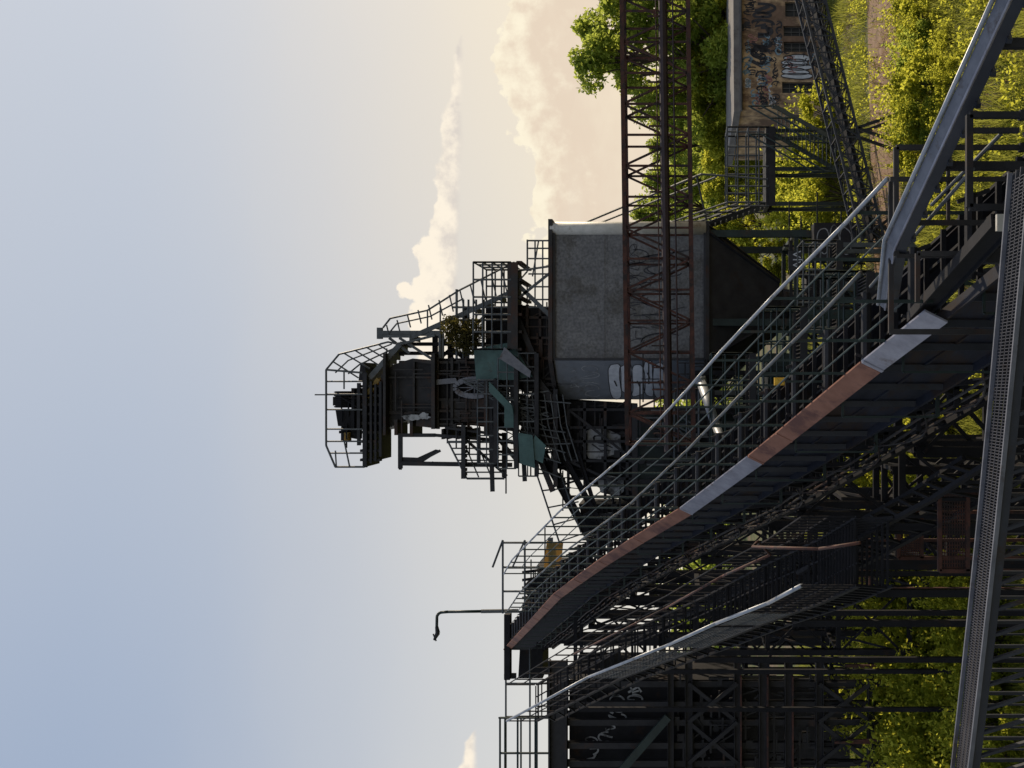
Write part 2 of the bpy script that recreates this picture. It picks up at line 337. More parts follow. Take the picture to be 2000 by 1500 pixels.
def shrub_meshes(h,w_,n,leaf,mat,seed):
    r=random.Random(seed); cs=[];rs=[]
    for i in range(24):
        a=r.random()*6.28; rad=w_*math.sqrt(r.random())*1.1; z=h*(.1+.75*r.random()*(1-.4*(rad/w_)**2)); cs.append((math.cos(a)*rad,math.sin(a)*rad,max(z,.12))); rs.append(h*(.07+.12*r.random()))
    lv=clumps(cs,rs,n)
    sp=[]
    for i in range(34):
        a=r.random()*6.28; rad=w_*1.1*r.random(); b=np.array([math.cos(a)*rad,math.sin(a)*rad,h*.5]); tp=b+np.array([r.uniform(-.4,.4),r.uniform(-.4,.4),h*r.uniform(.25,.65)])
        k=32; tt=rng.random(k)[:,None]; sp.append(b+(tp-b)*tt+rng.normal(size=(k,3))*.07)
    lv=np.vstack([lv]+sp)
    me=quads("foliage",leafverts(lv,leaf*(.6+.8*rng.random(len(lv)))),mat); mb=MB()
    for c_ in cs: mb.tube((c_[0]*.2,c_[1]*.2,0),c_,.03,5,.008)
    sm=mesh_of("stem",mb,(0,0,0),True); sm.materials.append(M['bark']); return sm,me
SV=[shrub_meshes(2.6,1.5,5500,.07,M['leafy'],1),shrub_meshes(2.2,1.7,5500,.065,M['leafy'],2),shrub_meshes(2.4,1.4,6000,.065,M['leaf'],3)]
sh_=[(55,30,.5,1),(120,30,.65,2),(165,29,.72,0),(215,29.5,.68,2),(265,30,.62,0),(15,31,.55,0),(300,31,.5,1),(150,27,.4,0),(90,28,.35,1),(240,27.5,.4,1),(190,31.5,.6,1),(340,29,.4,0),(400,28,.35,1),
 (1180,28,1.,0),(1230,26.5,1.05,1),(1280,27.5,1.1,0),(1330,26,1.05,1),(1375,28,1.05,0),(1420,26,.95,1),(1460,27,1,0),(1500,25,1,1),(1540,26,1.,0),(1150,31,1,1),(1210,31,1.1,0),(1300,31,1.15,1),(1390,31,1.1,0),(1470,31,1.1,2),
 (910,30,.95,0),(960,32,1,1),(1010,31,1.05,0),(1060,31,1.05,1),(1105,29,1.0,0),(880,34,.9,0),(990,27,.9,1),(1080,26,.95,0),(930,27,.9,0),(1030,28,1.,0),(860,28,.7,1),
 (1250,23.5,.7,0),(1400,23,.75,1),(1480,22.5,.7,0),(1330,23.5,.6,1),(1160,24,.7,0),(940,25,.75,0),(1040,24,.7,1),
 (250,48,1.1,1),(330,50,1.2,0),(385,47,1.1,1),(420,52,1.3,0),(500,46,.7,1),(560,48,.8,0),(620,44,.7,1)]
for i,(y,d,s,k) in enumerate(sh_):
    place("shrub","foliage","stem",SV[k],((750-y)*d/F,d,0),(s,s,s*random.uniform(.85,1.15)),i*2.1,"wild leafy shrub growing in tall grass by the steelwork","shrub","wild shrubs in the meadow")
cs=[];rs=[]
for i in range(260):
    X=-95+190*i/260+random.uniform(-2,2); D=random.uniform(125,150); hh=random.uniform(6,11)
    for k in range(3): cs.append((X+random.uniform(-2,2),D,hh*(.3+.3*k))); rs.append(random.uniform(1.8,3))
lv=clumps(cs,rs,60000); me=quads("forest",leafverts(lv,.35*(.6+.8*rng.random(len(lv)))),M['leaf']); o=bpy.data.objects.new("forest",me); o["kind"]="stuff"; o["label"]="distant band of green woodland beyond the meadow";o["category"]="woodland"; link(o)
def blades(D,X,h0,h1,wd0,mat,name,label):
    n=len(D); pt=np.stack([X,D,np.zeros(n)],1); hh=(h0+h1*rng.random(n)); patch=np.sin(X*1.3+np.sin(D))*np.cos(D*.9+X*.4); hh*=1+.5*patch
    le=rng.normal(size=(n,2))*.2; a=rng.random(n)*6.28; wd=wd0+wd0*rng.random(n)
    o=np.empty((n,3,3)); ww=np.stack([np.cos(a)*wd,np.sin(a)*wd,np.zeros(n)],1); o[:,0]=pt-ww;o[:,1]=pt+ww;o[:,2]=pt+np.stack([le[:,0],le[:,1],hh],1)
    me=quads(name,o.reshape(-1,3),mat,3); o=bpy.data.objects.new(name,me); o["kind"]="stuff"; o["label"]=label;o["category"]="grass"; link(o)
n=190000; D=20+45*rng.random(n)**1.3; X=(rng.random(n)*1.0-.5)*D*.95
wob=np.sin(X*1.1)*.4+np.sin(X*2.7+1)*.25
inp=(D>33.9+X*.05+wob)&(D<39.9+X*.09+wob)&(X>1.5)
bare=(np.sin(X*.7+D*.5)*np.sin(D*.33-X*.4)>.45)&(X>0)
keep=~(inp&(rng.random(n)>.07))&~(bare&(rng.random(n)>.35))
blades(D[keep],X[keep],.14,.4,.011,M['grass'],"grass","tall sunlit wild grass covering the ground")
n=26000; D=20+40*rng.random(n); X=(rng.random(n)-.3)*D*.7; k=(np.sin(X*.7+D*.5)*np.sin(D*.33-X*.4)>.25)|((D>34.5)&(D<40.5)&(rng.random(n)<.3))
blades(D[k],X[k],.08,.25,.012,M['dry'],"dry_grass","dry brownish grass patches along the dirt strip")
# leafy weeds low in the meadow
nw=520; D=21+26*rng.random(nw); X=(rng.random(nw)-.35)*D*.8; kk=~((D>34.5)&(D<39.5)&(X>2)); D=D[kk];X=X[kk]
lv=clumps([(x,d,.22+.2*random.random()) for x,d in zip(X,D)],[.18+.3*random.random() for _ in X],26000)
me=quads("weeds",leafverts(lv,.05*(.6+.8*rng.random(len(lv)))),M['leafy']); o=bpy.data.objects.new("weeds",me); o["kind"]="stuff"; o["label"]="low leafy weeds scattered through the grass";o["category"]="weeds"; link(o)
# ---------------------------------------------------------------- graffiti helpers
def ribbon(mb,pts,w_,fr):
    o_,ex,ez,nn=fr
    P=[V(p_) for p_ in pts]
    L_=[];R_=[]
    for i,pp in enumerate(P):
        a=P[max(0,i-1)];b=P[min(len(P)-1,i+1)]; d=(b-a); d=d.normalized() if d.length>0 else V((1,0)); nr=V((-d.y,d.x))*w_/2
        for lst,s_ in((L_,1),(R_,-1)):
            c_=pp+nr*s_; lst.append(o_+ex*c_.x+ez*c_.y+nn*.012)
    for i in range(len(P)-1): mb.add([L_[i],L_[i+1],R_[i+1],R_[i]],[(0,1,2,3)])
def tag(mb,x0,y0,w_,h_,fr,lw,n=5,seed=0):
    r=random.Random(seed)
    for k in range(n):
        cx_=x0+w_*(k+.5)/n; rx=w_/n*.5; ry=h_/2*(.7+.4*r.random())
        for rep in range(2):
            if r.random()<.55:
                a0=r.random()*6; da=r.choice([-1,1])*r.uniform(2.6,4.6); pts=[]
                for i in range(13):
                    t_=i/12; a=a0+da*t_; pts.append((cx_+rx*math.cos(a)*(1-.35*t_)+(t_-.5)*rx*.7, y0+h_/2+ry*math.sin(a)*(1-.2*t_)))
            else:
                pts=[(cx_+r.uniform(-rx,rx),y0+h_/2+r.uniform(-ry,ry)) for _ in range(3)]
                if abs(pts[0][1]-pts[2][1])<ry*.6: pts[2]=(pts[2][0],y0+h_/2-(pts[0][1]-y0-h_/2))
            ribbon(mb,pts,lw*r.uniform(.7,1.2),fr)
def blob(mb,cx_,cy_,rx,ry,fr,off=.008,seed=0,rough=0.,pw=1.):
    o_,ex,ez,nn=fr; r=random.Random(seed); ph=r.random()*6; pts=[]
    for i in range(24):
        a=i/24*6.283; k=1+.1*math.sin(2*a+ph)+.06*math.sin(3*a+ph*2)+rough*r.uniform(-1,1)
        ca,sa=math.cos(a),math.sin(a)
        pts.append((cx_+rx*k*math.copysign(abs(ca)**pw,ca),cy_+ry*k*math.copysign(abs(sa)**pw,sa)))
    mb.add([o_+ex*a+ez*b+nn*off for a,b in pts],[tuple(range(24))]); return pts+[pts[0]]
def textmesh(body,size,fr,off=.014,shear=0.):
    cu=bpy.data.curves.new("lettering",'FONT'); cu.body=body; cu.size=size; cu.shear=shear; ob=bpy.data.objects.new("lettering_temp",cu); link(ob)
    dg=bpy.context.evaluated_depsgraph_get(); me=bpy.data.meshes.new_from_object(ob.evaluated_get(dg)); bpy.data.objects.remove(ob)
    o_,ex,ez,nn=fr; mb=MB(); mb.add([o_+ex*v.co.x+ez*v.co.y+nn*off for v in me.vertices],[tuple(p_.vertices) for p_ in me.polygons]); return mb
# ---------------------------------------------------------------- graffiti building
th=math.radians(6)
bx=V((math.cos(th),math.sin(th),0)); bn=V((math.sin(th),-math.cos(th),0)); bo=V((14.05,52.5,0))
B=thing("low_building","low ochre rendered building covered in graffiti with flat grey roof","building",bo)
Wd=22; H=4.45
def bp_(u,v,wn=0): return bo+bx*u+V((0,0,v))+bn*wn
wl=MB()
wins=[(.9,.7,.6,1.6),(3.1,.5,.55,1.7),(3.95,.5,.55,1.7),(5.0,.2,.8,1.9),(7.4,.6,.8,1.9),(9.5,.5,.9,2),(12.5,.5,.9,2),(16,.5,.9,2)]
us=[0]
def wseg(u0,u1,v0,v1): wl.loft([bp_(u0,v0),bp_(u1,v0),bp_(u1,v0,-.3),bp_(u0,v0,-.3)],[bp_(u0,v1),bp_(u1,v1),bp_(u1,v1,-.3),bp_(u0,v1,-.3)])
for (u,v0,ww_,hh_) in wins:
    wseg(us[-1],u,0,H); wseg(u,u+ww_,0,v0); wseg(u,u+ww_,v0+hh_,H); us.append(u+ww_)
wseg(us[-1],Wd,0,H)
wl.loft([bp_(0,0,-.3),bp_(.3,0,-.3),bp_(.3,0,-8),bp_(0,0,-8)],[bp_(0,H,-.3),bp_(.3,H,-.3),bp_(.3,H,-8),bp_(0,H,-8)])
wl.loft([bp_(.3,0,-7.7),bp_(Wd,0,-7.7),bp_(Wd,0,-8),bp_(.3,0,-8)],[bp_(.3,H,-7.7),bp_(Wd,H,-7.7),bp_(Wd,H,-8),bp_(.3,H,-8)])
part("wall",B,wl,M['wall'])
rf=MB(); rf.loft([bp_(-.2,H+.003,.35),bp_(Wd+.5,H+.003,.35),bp_(Wd+.5,H+.003,-8.5),bp_(-.2,H+.003,-8.5)],[bp_(-.2,H+.35,.35),bp_(Wd+.5,H+.35,.35),bp_(Wd+.5,H+.35,-8.5),bp_(-.2,H+.35,-8.5)])
rfo=part("roof",B,rf,M['roof'])
m=MB(); m.tube(bp_(-.2,H-.02,.4),bp_(Wd+.5,H-.02,.4),.07,8); part("gutter",rfo,m,M['frame']) 
for (u,v0,ww_,hh_) in wins:
    wi=MB(); wi.loft([bp_(u,v0,-.2),bp_(u+ww_,v0,-.2),bp_(u+ww_,v0,-.22),bp_(u,v0,-.22)],[bp_(u,v0+hh_,-.2),bp_(u+ww_,v0+hh_,-.2),bp_(u+ww_,v0+hh_,-.22),bp_(u,v0+hh_,-.22)])
    wo=part("window",B,wi,M['glass']); fm=MB()
    for a in (.03,ww_/2,ww_-.03): fm.beam(bp_(u+a,v0,-.17),bp_(u+a,v0+hh_,-.17),.04,.04,bn)
    for a in (.03,.5*hh_,.75*hh_,hh_-.03): fm.beam(bp_(u+.03,v0+a,-.165),bp_(u+ww_-.03,v0+a,-.165),.035,.035)
    part("frame",wo,fm,M['frame'])
fr=(bo,bx,V((0,0,1)),bn)
G={'k':MB(),'w':MB(),'p':MB(),'b':MB()}
tag(G['k'],.1,3.0,2.0,.7,fr,.07,5,3); tag(G['k'],2.3,2.6,1.5,1.5,fr,.16,3,5); tag(G['k'],4.0,2.6,1.7,1.4,fr,.17,4,8); tag(G['k'],5.9,2.9,2.2,1.2,fr,.13,4,9); tag(G['k'],8.5,2.8,3,1.2,fr,.15,4,10);tag(G['k'],.05,2.4,.8,.5,fr,.05,3,41);tag(G['k'],6.1,1.4,1.2,.9,fr,.1,3,42);tag(G['k'],1.8,.3,1.2,.5,fr,.06,3,43);tag(G['k'],12,2.8,4,1.2,fr,.15,6,44)
for i in range(5): o2=blob(G['w'],1.8+.24*i,1.5+.12*(i%2),.17,.75,fr,.008,i); ribbon(G['k'],o2,.05,fr)
for i in range(4): o2=blob(G['b'],6.1+i*.28,1.6,.18,.65,fr,.008,i+9); ribbon(G['k'],o2,.06,fr)
for i in range(5): o2=blob(G['p'],8.35+i*.22,1.4,.16,.8,fr,.008,i+19,.05); ribbon(G['k'],o2,.05,fr)
for i in range(190):
    u=random.uniform(.1,11); v=random.uniform(.15,4.0)
    if any(a-.5<u<a+w2+.02 and b-.3<v<b+h2+.02 for a,b,w2,h2 in wins): continue
    tag(G[random.choice('kkkwpb')],u,v,random.uniform(.35,1.),random.uniform(.25,.6),fr,random.uniform(.035,.09),3,100+i)
part("graffiti",B,G['k'],M['ink'],"black sprayed graffiti lettering"); part("graffiti",B,G['w'],M['white'],"white bubble graffiti"); part("graffiti",B,G['p'],M['pink'],"pink graffiti"); part("graffiti",B,G['b'],M['skyb'],"pale blue graffiti")
# ---------------------------------------------------------------- hopper
HB=V((2.6,40.5,0))
Hp=thing("storage_hopper","large grey galvanised storage hopper on steel legs with white graffiti","hopper",HB)
poly=[(5.62,38.0),(.95,38.0),(-.6,40.0),(-.6,43),(5.9,43),(5.9,38.28)]
zt=12.25; zb=6.59
b_=MB(); b_.prism(poly,zb,zt); part("bin_wall",Hp,b_,M['bin'])
cf_o=V((-.6,40,zb)); ex=(V((.95,38,0))-V((-.6,40,0))).normalized(); nn=V((-ex.y,ex.x,0)); nn=nn if nn.y<0 else -nn
m=MB(); P_=[cf_o+ex*.03+nn*.01+V((0,0,.05)),cf_o+ex*2.44+nn*.01+V((0,0,.05)),cf_o+ex*2.44+nn*.01+V((0,0,5.6)),cf_o+ex*.03+nn*.01+V((0,0,5.6))]; m.loft(P_,[x_+nn*.02 for x_ in P_]); part("corner_panel",Hp,m,M['binb'],"smooth bluish corner panel")
sm=MB()
sm.beam((5.6,37.99,10.35),(.97,37.99,10.35),.012,.05)
for X_ in (3.4,): sm.beam((X_,37.992,zb),(X_,37.992,zt),.03,.012,V((0,1,0)))
for z in (10.35,10.25,zt-.12,zb+.12):
    X_=.99
    while X_<5.6: sm.box((X_,37.985,z),(.03,.03,.03)); X_+=.14
part("riveted_seam",Hp,sm,M['bin'])
sm=MB(); sm.beam((.93,37.97,zb),(.93,37.97,zt),.07,.07); sm.beam((.95,37.95,zt-.03),(5.6,37.95,zt-.03),.06,.1); sm.beam((.95,37.95,zb+.03),(5.6,37.95,zb+.03),.06,.08); part("corner_angle",Hp,sm,M['funnel'])
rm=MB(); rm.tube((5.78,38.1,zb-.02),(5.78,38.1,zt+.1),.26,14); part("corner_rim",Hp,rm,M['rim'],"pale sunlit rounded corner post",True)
for nm,pl_,z0,z1 in (("roof_plate",[(6.1,37.85),(.85,37.85),(-.75,39.9),(-.75,43.1),(6.1,43.1)],zt+.005,zt+.16),("base_ring",[(6.0,37.9),(.9,37.9),(-.7,39.95),(-.7,43.1),(6.0,43.1)],zb-.14,zb-.005)):
    rf=MB(); rf.prism(pl_,z0,z1); part(nm,Hp,rf,M['mid'])
fn=MB(); A=[(x,y,zb-.14) for x,y in poly]; C_=V((3.0,40.2,3.7)); Bq=[C_+V(((x-2.6)*.3,(y-40.5)*.3,0)) for x,y in poly]; fn.loft(A,Bq)
part("funnel",Hp,fn,M['funnel'])
fr_=MB(); 
for a,b in zip(A,Bq): fr_.beam(V(a)+V((0,-.03,0)),b+V((0,-.03,0)),.1,.1)
fr_.tube(C_,C_-V((0,0,1.2)),.7,14); fr_.tube(C_-V((0,0,.15)),C_-V((0,0,.3)),.85,14); fr_.slab([(1575,530),(1575,640),(1660,660),(1660,520)],39.5,1.6)
part("discharge_chute",Hp,fr_,M['dark'])
for X_,Y_ in ((5.6,38.2),(2.3,38.2),(-.4,40.2),(5.6,42.8),(2.3,42.8),(-.4,42.8)):
    lg=MB(); lg.ibeam((X_,Y_,0),(X_,Y_,zb-.2),.26,.26); lg.box((X_,Y_,.03),(.5,.5,.06)); part("support_leg",Hp,lg,M['green'])
bc=MB()
for (a,b) in (((5.6,38.2),(2.3,38.2)),((2.3,38.2),(-.4,40.2)),((5.6,42.8),(2.3,42.8)),((2.3,42.8),(-.4,42.8)),((5.6,38.2),(5.6,42.8)),((-.4,40.2),(-.4,42.8))):
    for z0,z1 in ((.2,3.2),):
        bc.beam((*a,z0),(*b,z1),.07,.07); bc.beam((*a,z1),(*b,z0),.07,.07); bc.beam((*a,z1),(*b,z1),.12,.16)
part("cross_bracing",Hp,bc,M['green'])
m=MB(); greeble(m,1540,1690,470,770,38.6,120,5,1.2)
for i in range(10): y=480+i*29; m.beam(S(1530+10*(i%3),y,38.4),S(1690,y+6,38.4),.08,.08,V((0,1,0)))
for x in (1545,1590,1640): m.beam(S(x,470,38.3),S(x,780,38.3),.07,.12)
part("pipework",Hp,m,M['dark'])
fr=(cf_o+nn*.03,ex,V((0,0,1)),nn); gw=MB(); gi=MB()
for i,(cy,ry) in enumerate(((1.75,.24),(2.15,.2),(2.55,.25),(2.98,.22),(3.42,.26))):
    o2=blob(gw,1.2+.12*(i%2),cy,1.0,ry,fr,.01,i+3,.03,.55); ribbon(gi,o2,.035,fr)
    ribbon(gi,[(.9+.5*(i%2),cy-.05),(1.25+.5*(i%2),cy+.03)],.05,(fr[0]+nn*.01,)+fr[1:])
part("graffiti",Hp,gw,M['white'],"white bubble letter graffiti"); 
fr0=(V((0,38,0)),V((1,0,0)),V((0,0,1)),V((0,-1,0)))
tag(gi,1.4,7.2,3.6,2.0,fr0,.04,7,4); tag(gi,1.2,8.6,3.8,1.0,fr0,.035,8,7); tag(gi,3.6,9.0,1.6,.5,fr0,.03,4,17)
part("graffiti",Hp,gi,M['ink'],"thin black graffiti outline")
gt=MB(); tag(gt,.25,3.95,1.9,.8,fr,.04,5,31); tag(gt,.7,4.6,1.2,.6,fr,.035,3,35); part("graffiti",Hp,gt,M['chalk'],"thin white scribbled tag")
# ---------------------------------------------------------------- tower on top
TS=1.45
T=thing("transfer_tower","dark steel conveyor head tower with platforms, railings and drive machinery","industrial tower",(0,41,0))
D0=39.5
m=MB(); m.slab([(1003,595),(1003,760),(1078,770),(1078,600)],D0,3)
m.slab([(1040,760),(1010,860),(1090,880),(1100,770)],D0+.3,2.5)
part("lower_housing",T,m,M['black'])
m=MB(); greeble(m,1008,1072,600,790,D0,40,1); greeble(m,1015,1085,790,870,D0,26,2); m.beam(S(1030,595,D0-.1),S(1030,770,D0-.1),.1,.12); m.beam(S(1055,600,D0-.1),S(1055,770,D0-.1),.1,.1)
for y in (620,660,700,740): m.beam(S(1003,y,D0-.1),S(1078,y,D0-.1),.1,.1,V((0,1,0)))
part("pipework",T,m,M['mid'])
m=MB(); m.slab([(1085,780),(1075,905),(1235,985),(1240,790)],D0+.6,2.5); m.slab([(1130,985),(1150,1060),(1235,1050),(1235,985)],D0+.8,2)
part("side_housing",T,m,M['black'])
m=MB(); greeble(m,1090,1235,790,960,D0+.45,60,3); greeble(m,1150,1235,960,1050,D0+.65,24,4)
for x in (1110,1142,1182,1225): m.beam(S(x,785,D0+.1),S(x,975,D0+.1),.08,.11)
for y in (800,835,862,900,935,970,1005,1040): m.beam(S(1110 if y<980 else 1155,y,D0+.1),S(1240,y,D0+.1),.1,.08,V((0,1,0)))
m.beam(S(1110,800,D0+.05),S(1240,900,D0+.05),.06,.1); m.beam(S(1110,900,D0+.05),S(1240,960,D0+.05),.06,.1)
part("pipework",T,m,M['dark'])
m=MB(); m.slab([(850,700),(848,830),(870,835),(900,828),(955,835),(955,700)],D0+.2,2.6)
part("machine_housing",T,m,M['black'])
m=MB()
for y in (705,728,778,800,826): m.slab([(848,y),(848,y+5),(958,y+5),(958,y)],D0+.05,.15)
for x in (852,880,968): m.slab([(x,698),(x,838),(x+5,838),(x+5,698)],D0-.02,.2)
greeble(m,855,950,700,735,D0+.12,14,8); greeble(m,855,950,780,835,D0+.12,22,8)
m.slab([(862,782),(862,798),(945,798),(945,782)],D0+.1,.1); m.slab([(885,803),(885,824),(930,824),(930,803)],D0+.08,.12)
for x in (862,872,892,905,918): m.slab([(x,838),(x,858),(x+4,858),(x+4,838)],D0+.1,1.4)
m.slab([(945,690),(945,850),(953,850),(953,690)],D0-.5,.8); m.slab([(842,690),(842,838),(849,838),(849,690)],D0-.35,.6)
part("stiffener_frame",T,m,M['mid'])
m=MB(); c0=S(926,757,D0-.1)
for i in range(20):
    a=i/20*6.283;b=(i+1)/20*6.283; m.beam(c0+V((math.cos(a)*.33,0,math.sin(a)*.72)),c0+V((math.cos(b)*.33,0,math.sin(b)*.72)),.2,.08,V((0,1,0)))
for i in range(4):
    a=i*.785; m.beam(c0+V((math.cos(a)*.3,.05,math.sin(a)*.68)),c0-V((math.cos(a)*.3,-.05,math.sin(a)*.68)),.03,.04,V((0,1,0)))
m.slab([(845,752),(845,742),(890,738),(893,748)],D0-.12,.2)
part("pulley_wheel",T,m,M['edge'])
m=MB(); m.slab([(738,772),(745,735),(768,712),(806,700),(850,704),(850,822),(815,812),(760,835),(742,842)],D0+.2,2.4)
m.slab([(700,745),(704,708),(712,708),(716,745)],D0+.4,1.6)
part("upper_housing",T,m,M['dark'])
m=MB(); m.slab([(806,700),(806,706),(850,712),(850,704)],D0+.02,.16); m.slab([(738,765),(745,730),(750,735),(743,772)],D0+.05,.15)
for x in (752,806,846): m.slab([(x,706),(x,822),(x+4,822),(x+4,706)],D0+.05,.18)
for y in (735,805): m.slab([(750,y),(750,y+4),(850,y+4),(850,y)],D0+.1,.13)
m.slab([(748,690),(748,850),(753,850),(753,690)],D0-.3,.6); m.slab([(770,820),(770,850),(776,850),(776,820)],D0-.1,1.5); m.slab([(800,815),(800,852),(806,852),(806,815)],D0-.1,1.5); m.slab([(815,808),(812,832),(845,836),(848,815)],D0,1.2)
greeble(m,750,845,715,815,D0+.17,18,9)
part("stiffener_frame",T,m,M['mid'])
m=MB(); fr=(S(830,815,D0-.02),V((1,0,0)),V((0,0,1)),V((0,-1,0)))
for i,(a,b,c3,d3) in enumerate(((.0,.5,.12,.3),(.05,.0,.12,.22))): blob(m,a,b,c3,d3,fr,.12,i,.2)
part("paint_patch",T,m,M['chalk'])
m=MB()
for (x0,x1,y0,y1) in ((697,703,748,870),(708,716,728,913),(722,726,745,905),(731,735,750,900),(740,745,745,892)):
    for dd in (D0-.2,D0+2): m.slab([(x0,y0),(x0,y1),(x1,y1),(x1,y0)],dd,.14)
m.slab([(708,728),(708,913),(711,913),(711,728)],D0-.05,2.05); m.slab([(731,750),(731,900),(735,900),(735,750)],D0-.05,2.05)
for y in range(752,905,18): m.slab([(703,y),(703,y+5),(742,y+5),(742,y)],D0-.1,.3)
m.slab([(716,790),(716,860),(738,860),(738,790)],D0+.1,1.5)
part("head_platform",T,m,M['dark'])
m=MB(); c0=S(672,764,D0+.5);c1_=S(672,796,D0+.5); m.tube(c0,c1_,.34,12)
for i in range(9): 
    pp=c0.lerp(c1_,(i+.5)/9); m.tube(pp-V((.02,0,0)),pp+V((.02,0,0)),.4,8)
m.tube(c0-V((.18,0,0)),c0,.3,14); m.slab([(655,800),(660,832),(698,836),(698,765),(688,765),(688,800)],D0+.2,.8); m.slab([(666,832),(668,852),(698,858),(698,832)],D0+.3,.6); m.tube(S(675,836,D0+.4),S(675,862,D0+.4),.18,12)
m.slab([(650,775),(650,792),(658,792),(658,775)],D0+.2,.5); m.slab([(686,758),(686,840),(692,840),(692,758)],D0+.05,1.2)
m.beam(S(615,771,D0+.5),S(655,771,D0+.5),.05,.05,V((0,1,0))); greeble(m,665,690,770,860,D0+.2,10,12,.5)
part("drive_motor",T,m,M['black'])
for pl_,d_,t_ in (([(712,770),(735,738),(742,742),(720,778)],D0-.1,.8),([(672,845),(672,860),(680,862),(680,845)],D0,.4)):
    m=MB(); m.slab(pl_,d_,t_); part("guard_plate",T,m,M['ochre'],"yellowed sunlit guard plate")
m=MB()
for dd in (D0-.2,D0+2.1):
    m.pipe([S(708,728,dd),S(637,722,dd),S(637,870,dd),S(655,912,dd),S(712,912,dd)],.028)
    m.pipe([S(672,724,dd),S(672,760,dd)],.022); m.pipe([S(672,860,dd),S(683,912,dd)],.022); m.pipe([S(655,880,dd),S(657,912,dd)],.02)
    for y in (745,770,800,838,862,885): m.tube(S(708,y,dd),S(637 if y<870 else 643,y,dd),.022,6)
for a in ((637,722),(637,870),(655,912),(672,724),(683,912)): m.tube(S(*a,D0-.2),S(*a,D0+2.1),.024,6)
part("railing",T,m,M['galvd'])
m=MB(); 
for dd in (D0,D0+1.6):
    f0=[S(722,738,dd),S(765,690,dd),S(782,672,dd),S(850,655,dd)]; 
    for a,b in zip(f0[:-1],f0[1:]): m.beam(a,b,.08,.2)
    m.pipe([S(637,722,dd),S(662,692,dd),S(758,668,dd),S(776,672,dd)],.026); m.pipe([S(680,730,dd),S(702,712,dd),S(770,680,dd)],.022); m.pipe([S(655,728,dd),S(680,704,dd),S(765,672,dd)],.02)
    for a,b in (((700,738),(650,706)),((722,720),(672,690)),((738,712),(693,684)),((752,700),(715,678)),((765,690),(738,672))): m.tube(S(*a,dd),S(*b,dd),.022,6)
    m.pipe([S(748,640,dd),S(762,622,dd),S(835,606,dd),S(895,568,dd),S(1005,512,dd+.3)],.026)
    m.pipe([S(760,650,dd),S(775,632,dd),S(840,618,dd),S(905,583,dd)],.022)
    m.beam(S(800,660,dd),S(1000,570,dd),.06,.18); m.beam(S(742,657,dd),S(802,657,dd),.1,.1,V((0,1,0)))
    for i in range(12):
        t_=i/11; m.tube(S(760+230*t_,655-85*t_,dd),S(755+225*t_,635-108*t_,dd),.02,6)
    m.pipe([S(835,606,dd),S(835,650,dd)],.022); m.pipe([S(892,565,dd),S(892,700,dd)],.035); m.pipe([S(860,600,dd),S(860,700,dd)],.022)
    for x in (905,915,930,945): m.tube(S(x,585,dd),S(x,700,dd),.03,6)
    for y in (600,625,650,675): m.tube(S(885,y,dd),S(1000,y,dd),.03,6)
for i in range(9):
    t_=i/8; a=S(722+60*t_,738-66*t_,D0); m.beam(a,a+V((0,1.6,0)),.2,.03)
    a=S(800+200*t_,660-90*t_,D0); m.beam(a,a+V((0,1.6,0)),.2,.03)
part("stair_flight",T,m,M['galvd'])
m=MB(); 
for y in (708,690,672): m.beam(S(780,y,D0+.6),S(1003,y,D0+.6),.14,.14,V((0,1,0)))
for x in (850,880,910,955,985): m.beam(S(x,600 if x>900 else 650,D0+.8),S(x,710,D0+.8),.14,.2)
m.beam(S(860,700,D0+.7),S(955,610,D0+.7),.1,.12); m.beam(S(855,655,D0+.7),S(905,700,D0+.7),.1,.12)
m.slab([(955,600),(955,700),(1003,700),(1003,600)],D0+1.4,.1)
part("back_frame",T,m,M['black'])
m=MB()
for dd in (D0+.1,D0+1.5):
    m.beam(S(742,651,dd),S(862,651,dd),.2,.2,V((0,1,0))); m.beam(S(742,640,dd),S(742,662,dd),.16,.2); m.beam(S(862,651,dd),S(862,700,dd),.12,.2); m.beam(S(760,660,dd),S(800,690,dd),.08,.1); m.beam(S(780,660,dd),S(845,702,dd),.08,.1)
part("bracket_column",T,m,M['galvd'])
m=MB(); a=S(998,512,38.6);b=S(998,682,38.6); bk=V((0,2.6,0))
m.loft([a,b,b+bk,a+bk],[q_+V((0,0,.14)) for q_ in (a,b,b+bk,a+bk)]); m.beam(S(1005,512,38.55),S(1005,682,38.55),.1,.25)
for i in range(6): pp=a.lerp(b,i/5)-V((0,0,.3)); m.beam(pp,pp+bk,.1,.2)
part("platform_deck",T,m,M['mid'])
m=MB(); 
for off in (V((0,0,0)),bk): rail(m,[a+off,b+off],1.42,.62,4,.024)
rail(m,[a,a+bk],1.42,.9,4,.024); rail(m,[b,b+bk],1.42,.9,4,.024)
part("railing",T,m,M['galvd'])
m=MB()
for (x,y0,y1,dd) in ((968,742,905,D0-.9),(1008,700,915,D0-1.0),(1048,690,930,D0-.8),(1085,760,950,D0-.5),(905,830,935,D0-.6)):
    for o2 in (0,.8): m.beam(S(x,y0,dd+o2),S(x,y1,dd+o2),.07,.16)
    y=y0
    while y<y1: p0=S(x-2,y,dd); m.beam(p0,p0+V((0,.8,0)),.12,.05); y+=9
part("platform_deck",T,m,M['dark'])
for (x,y0,y1,dd) in ((968,742,905,D0-.9),(1008,700,915,D0-1.0),(1048,690,930,D0-.8)):
    m=MB(); rail(m,[S(x,y0,dd),S(x,y1,dd)],.68,.5,2,.018); part("railing",T,m,M['galvd'])
m=MB()
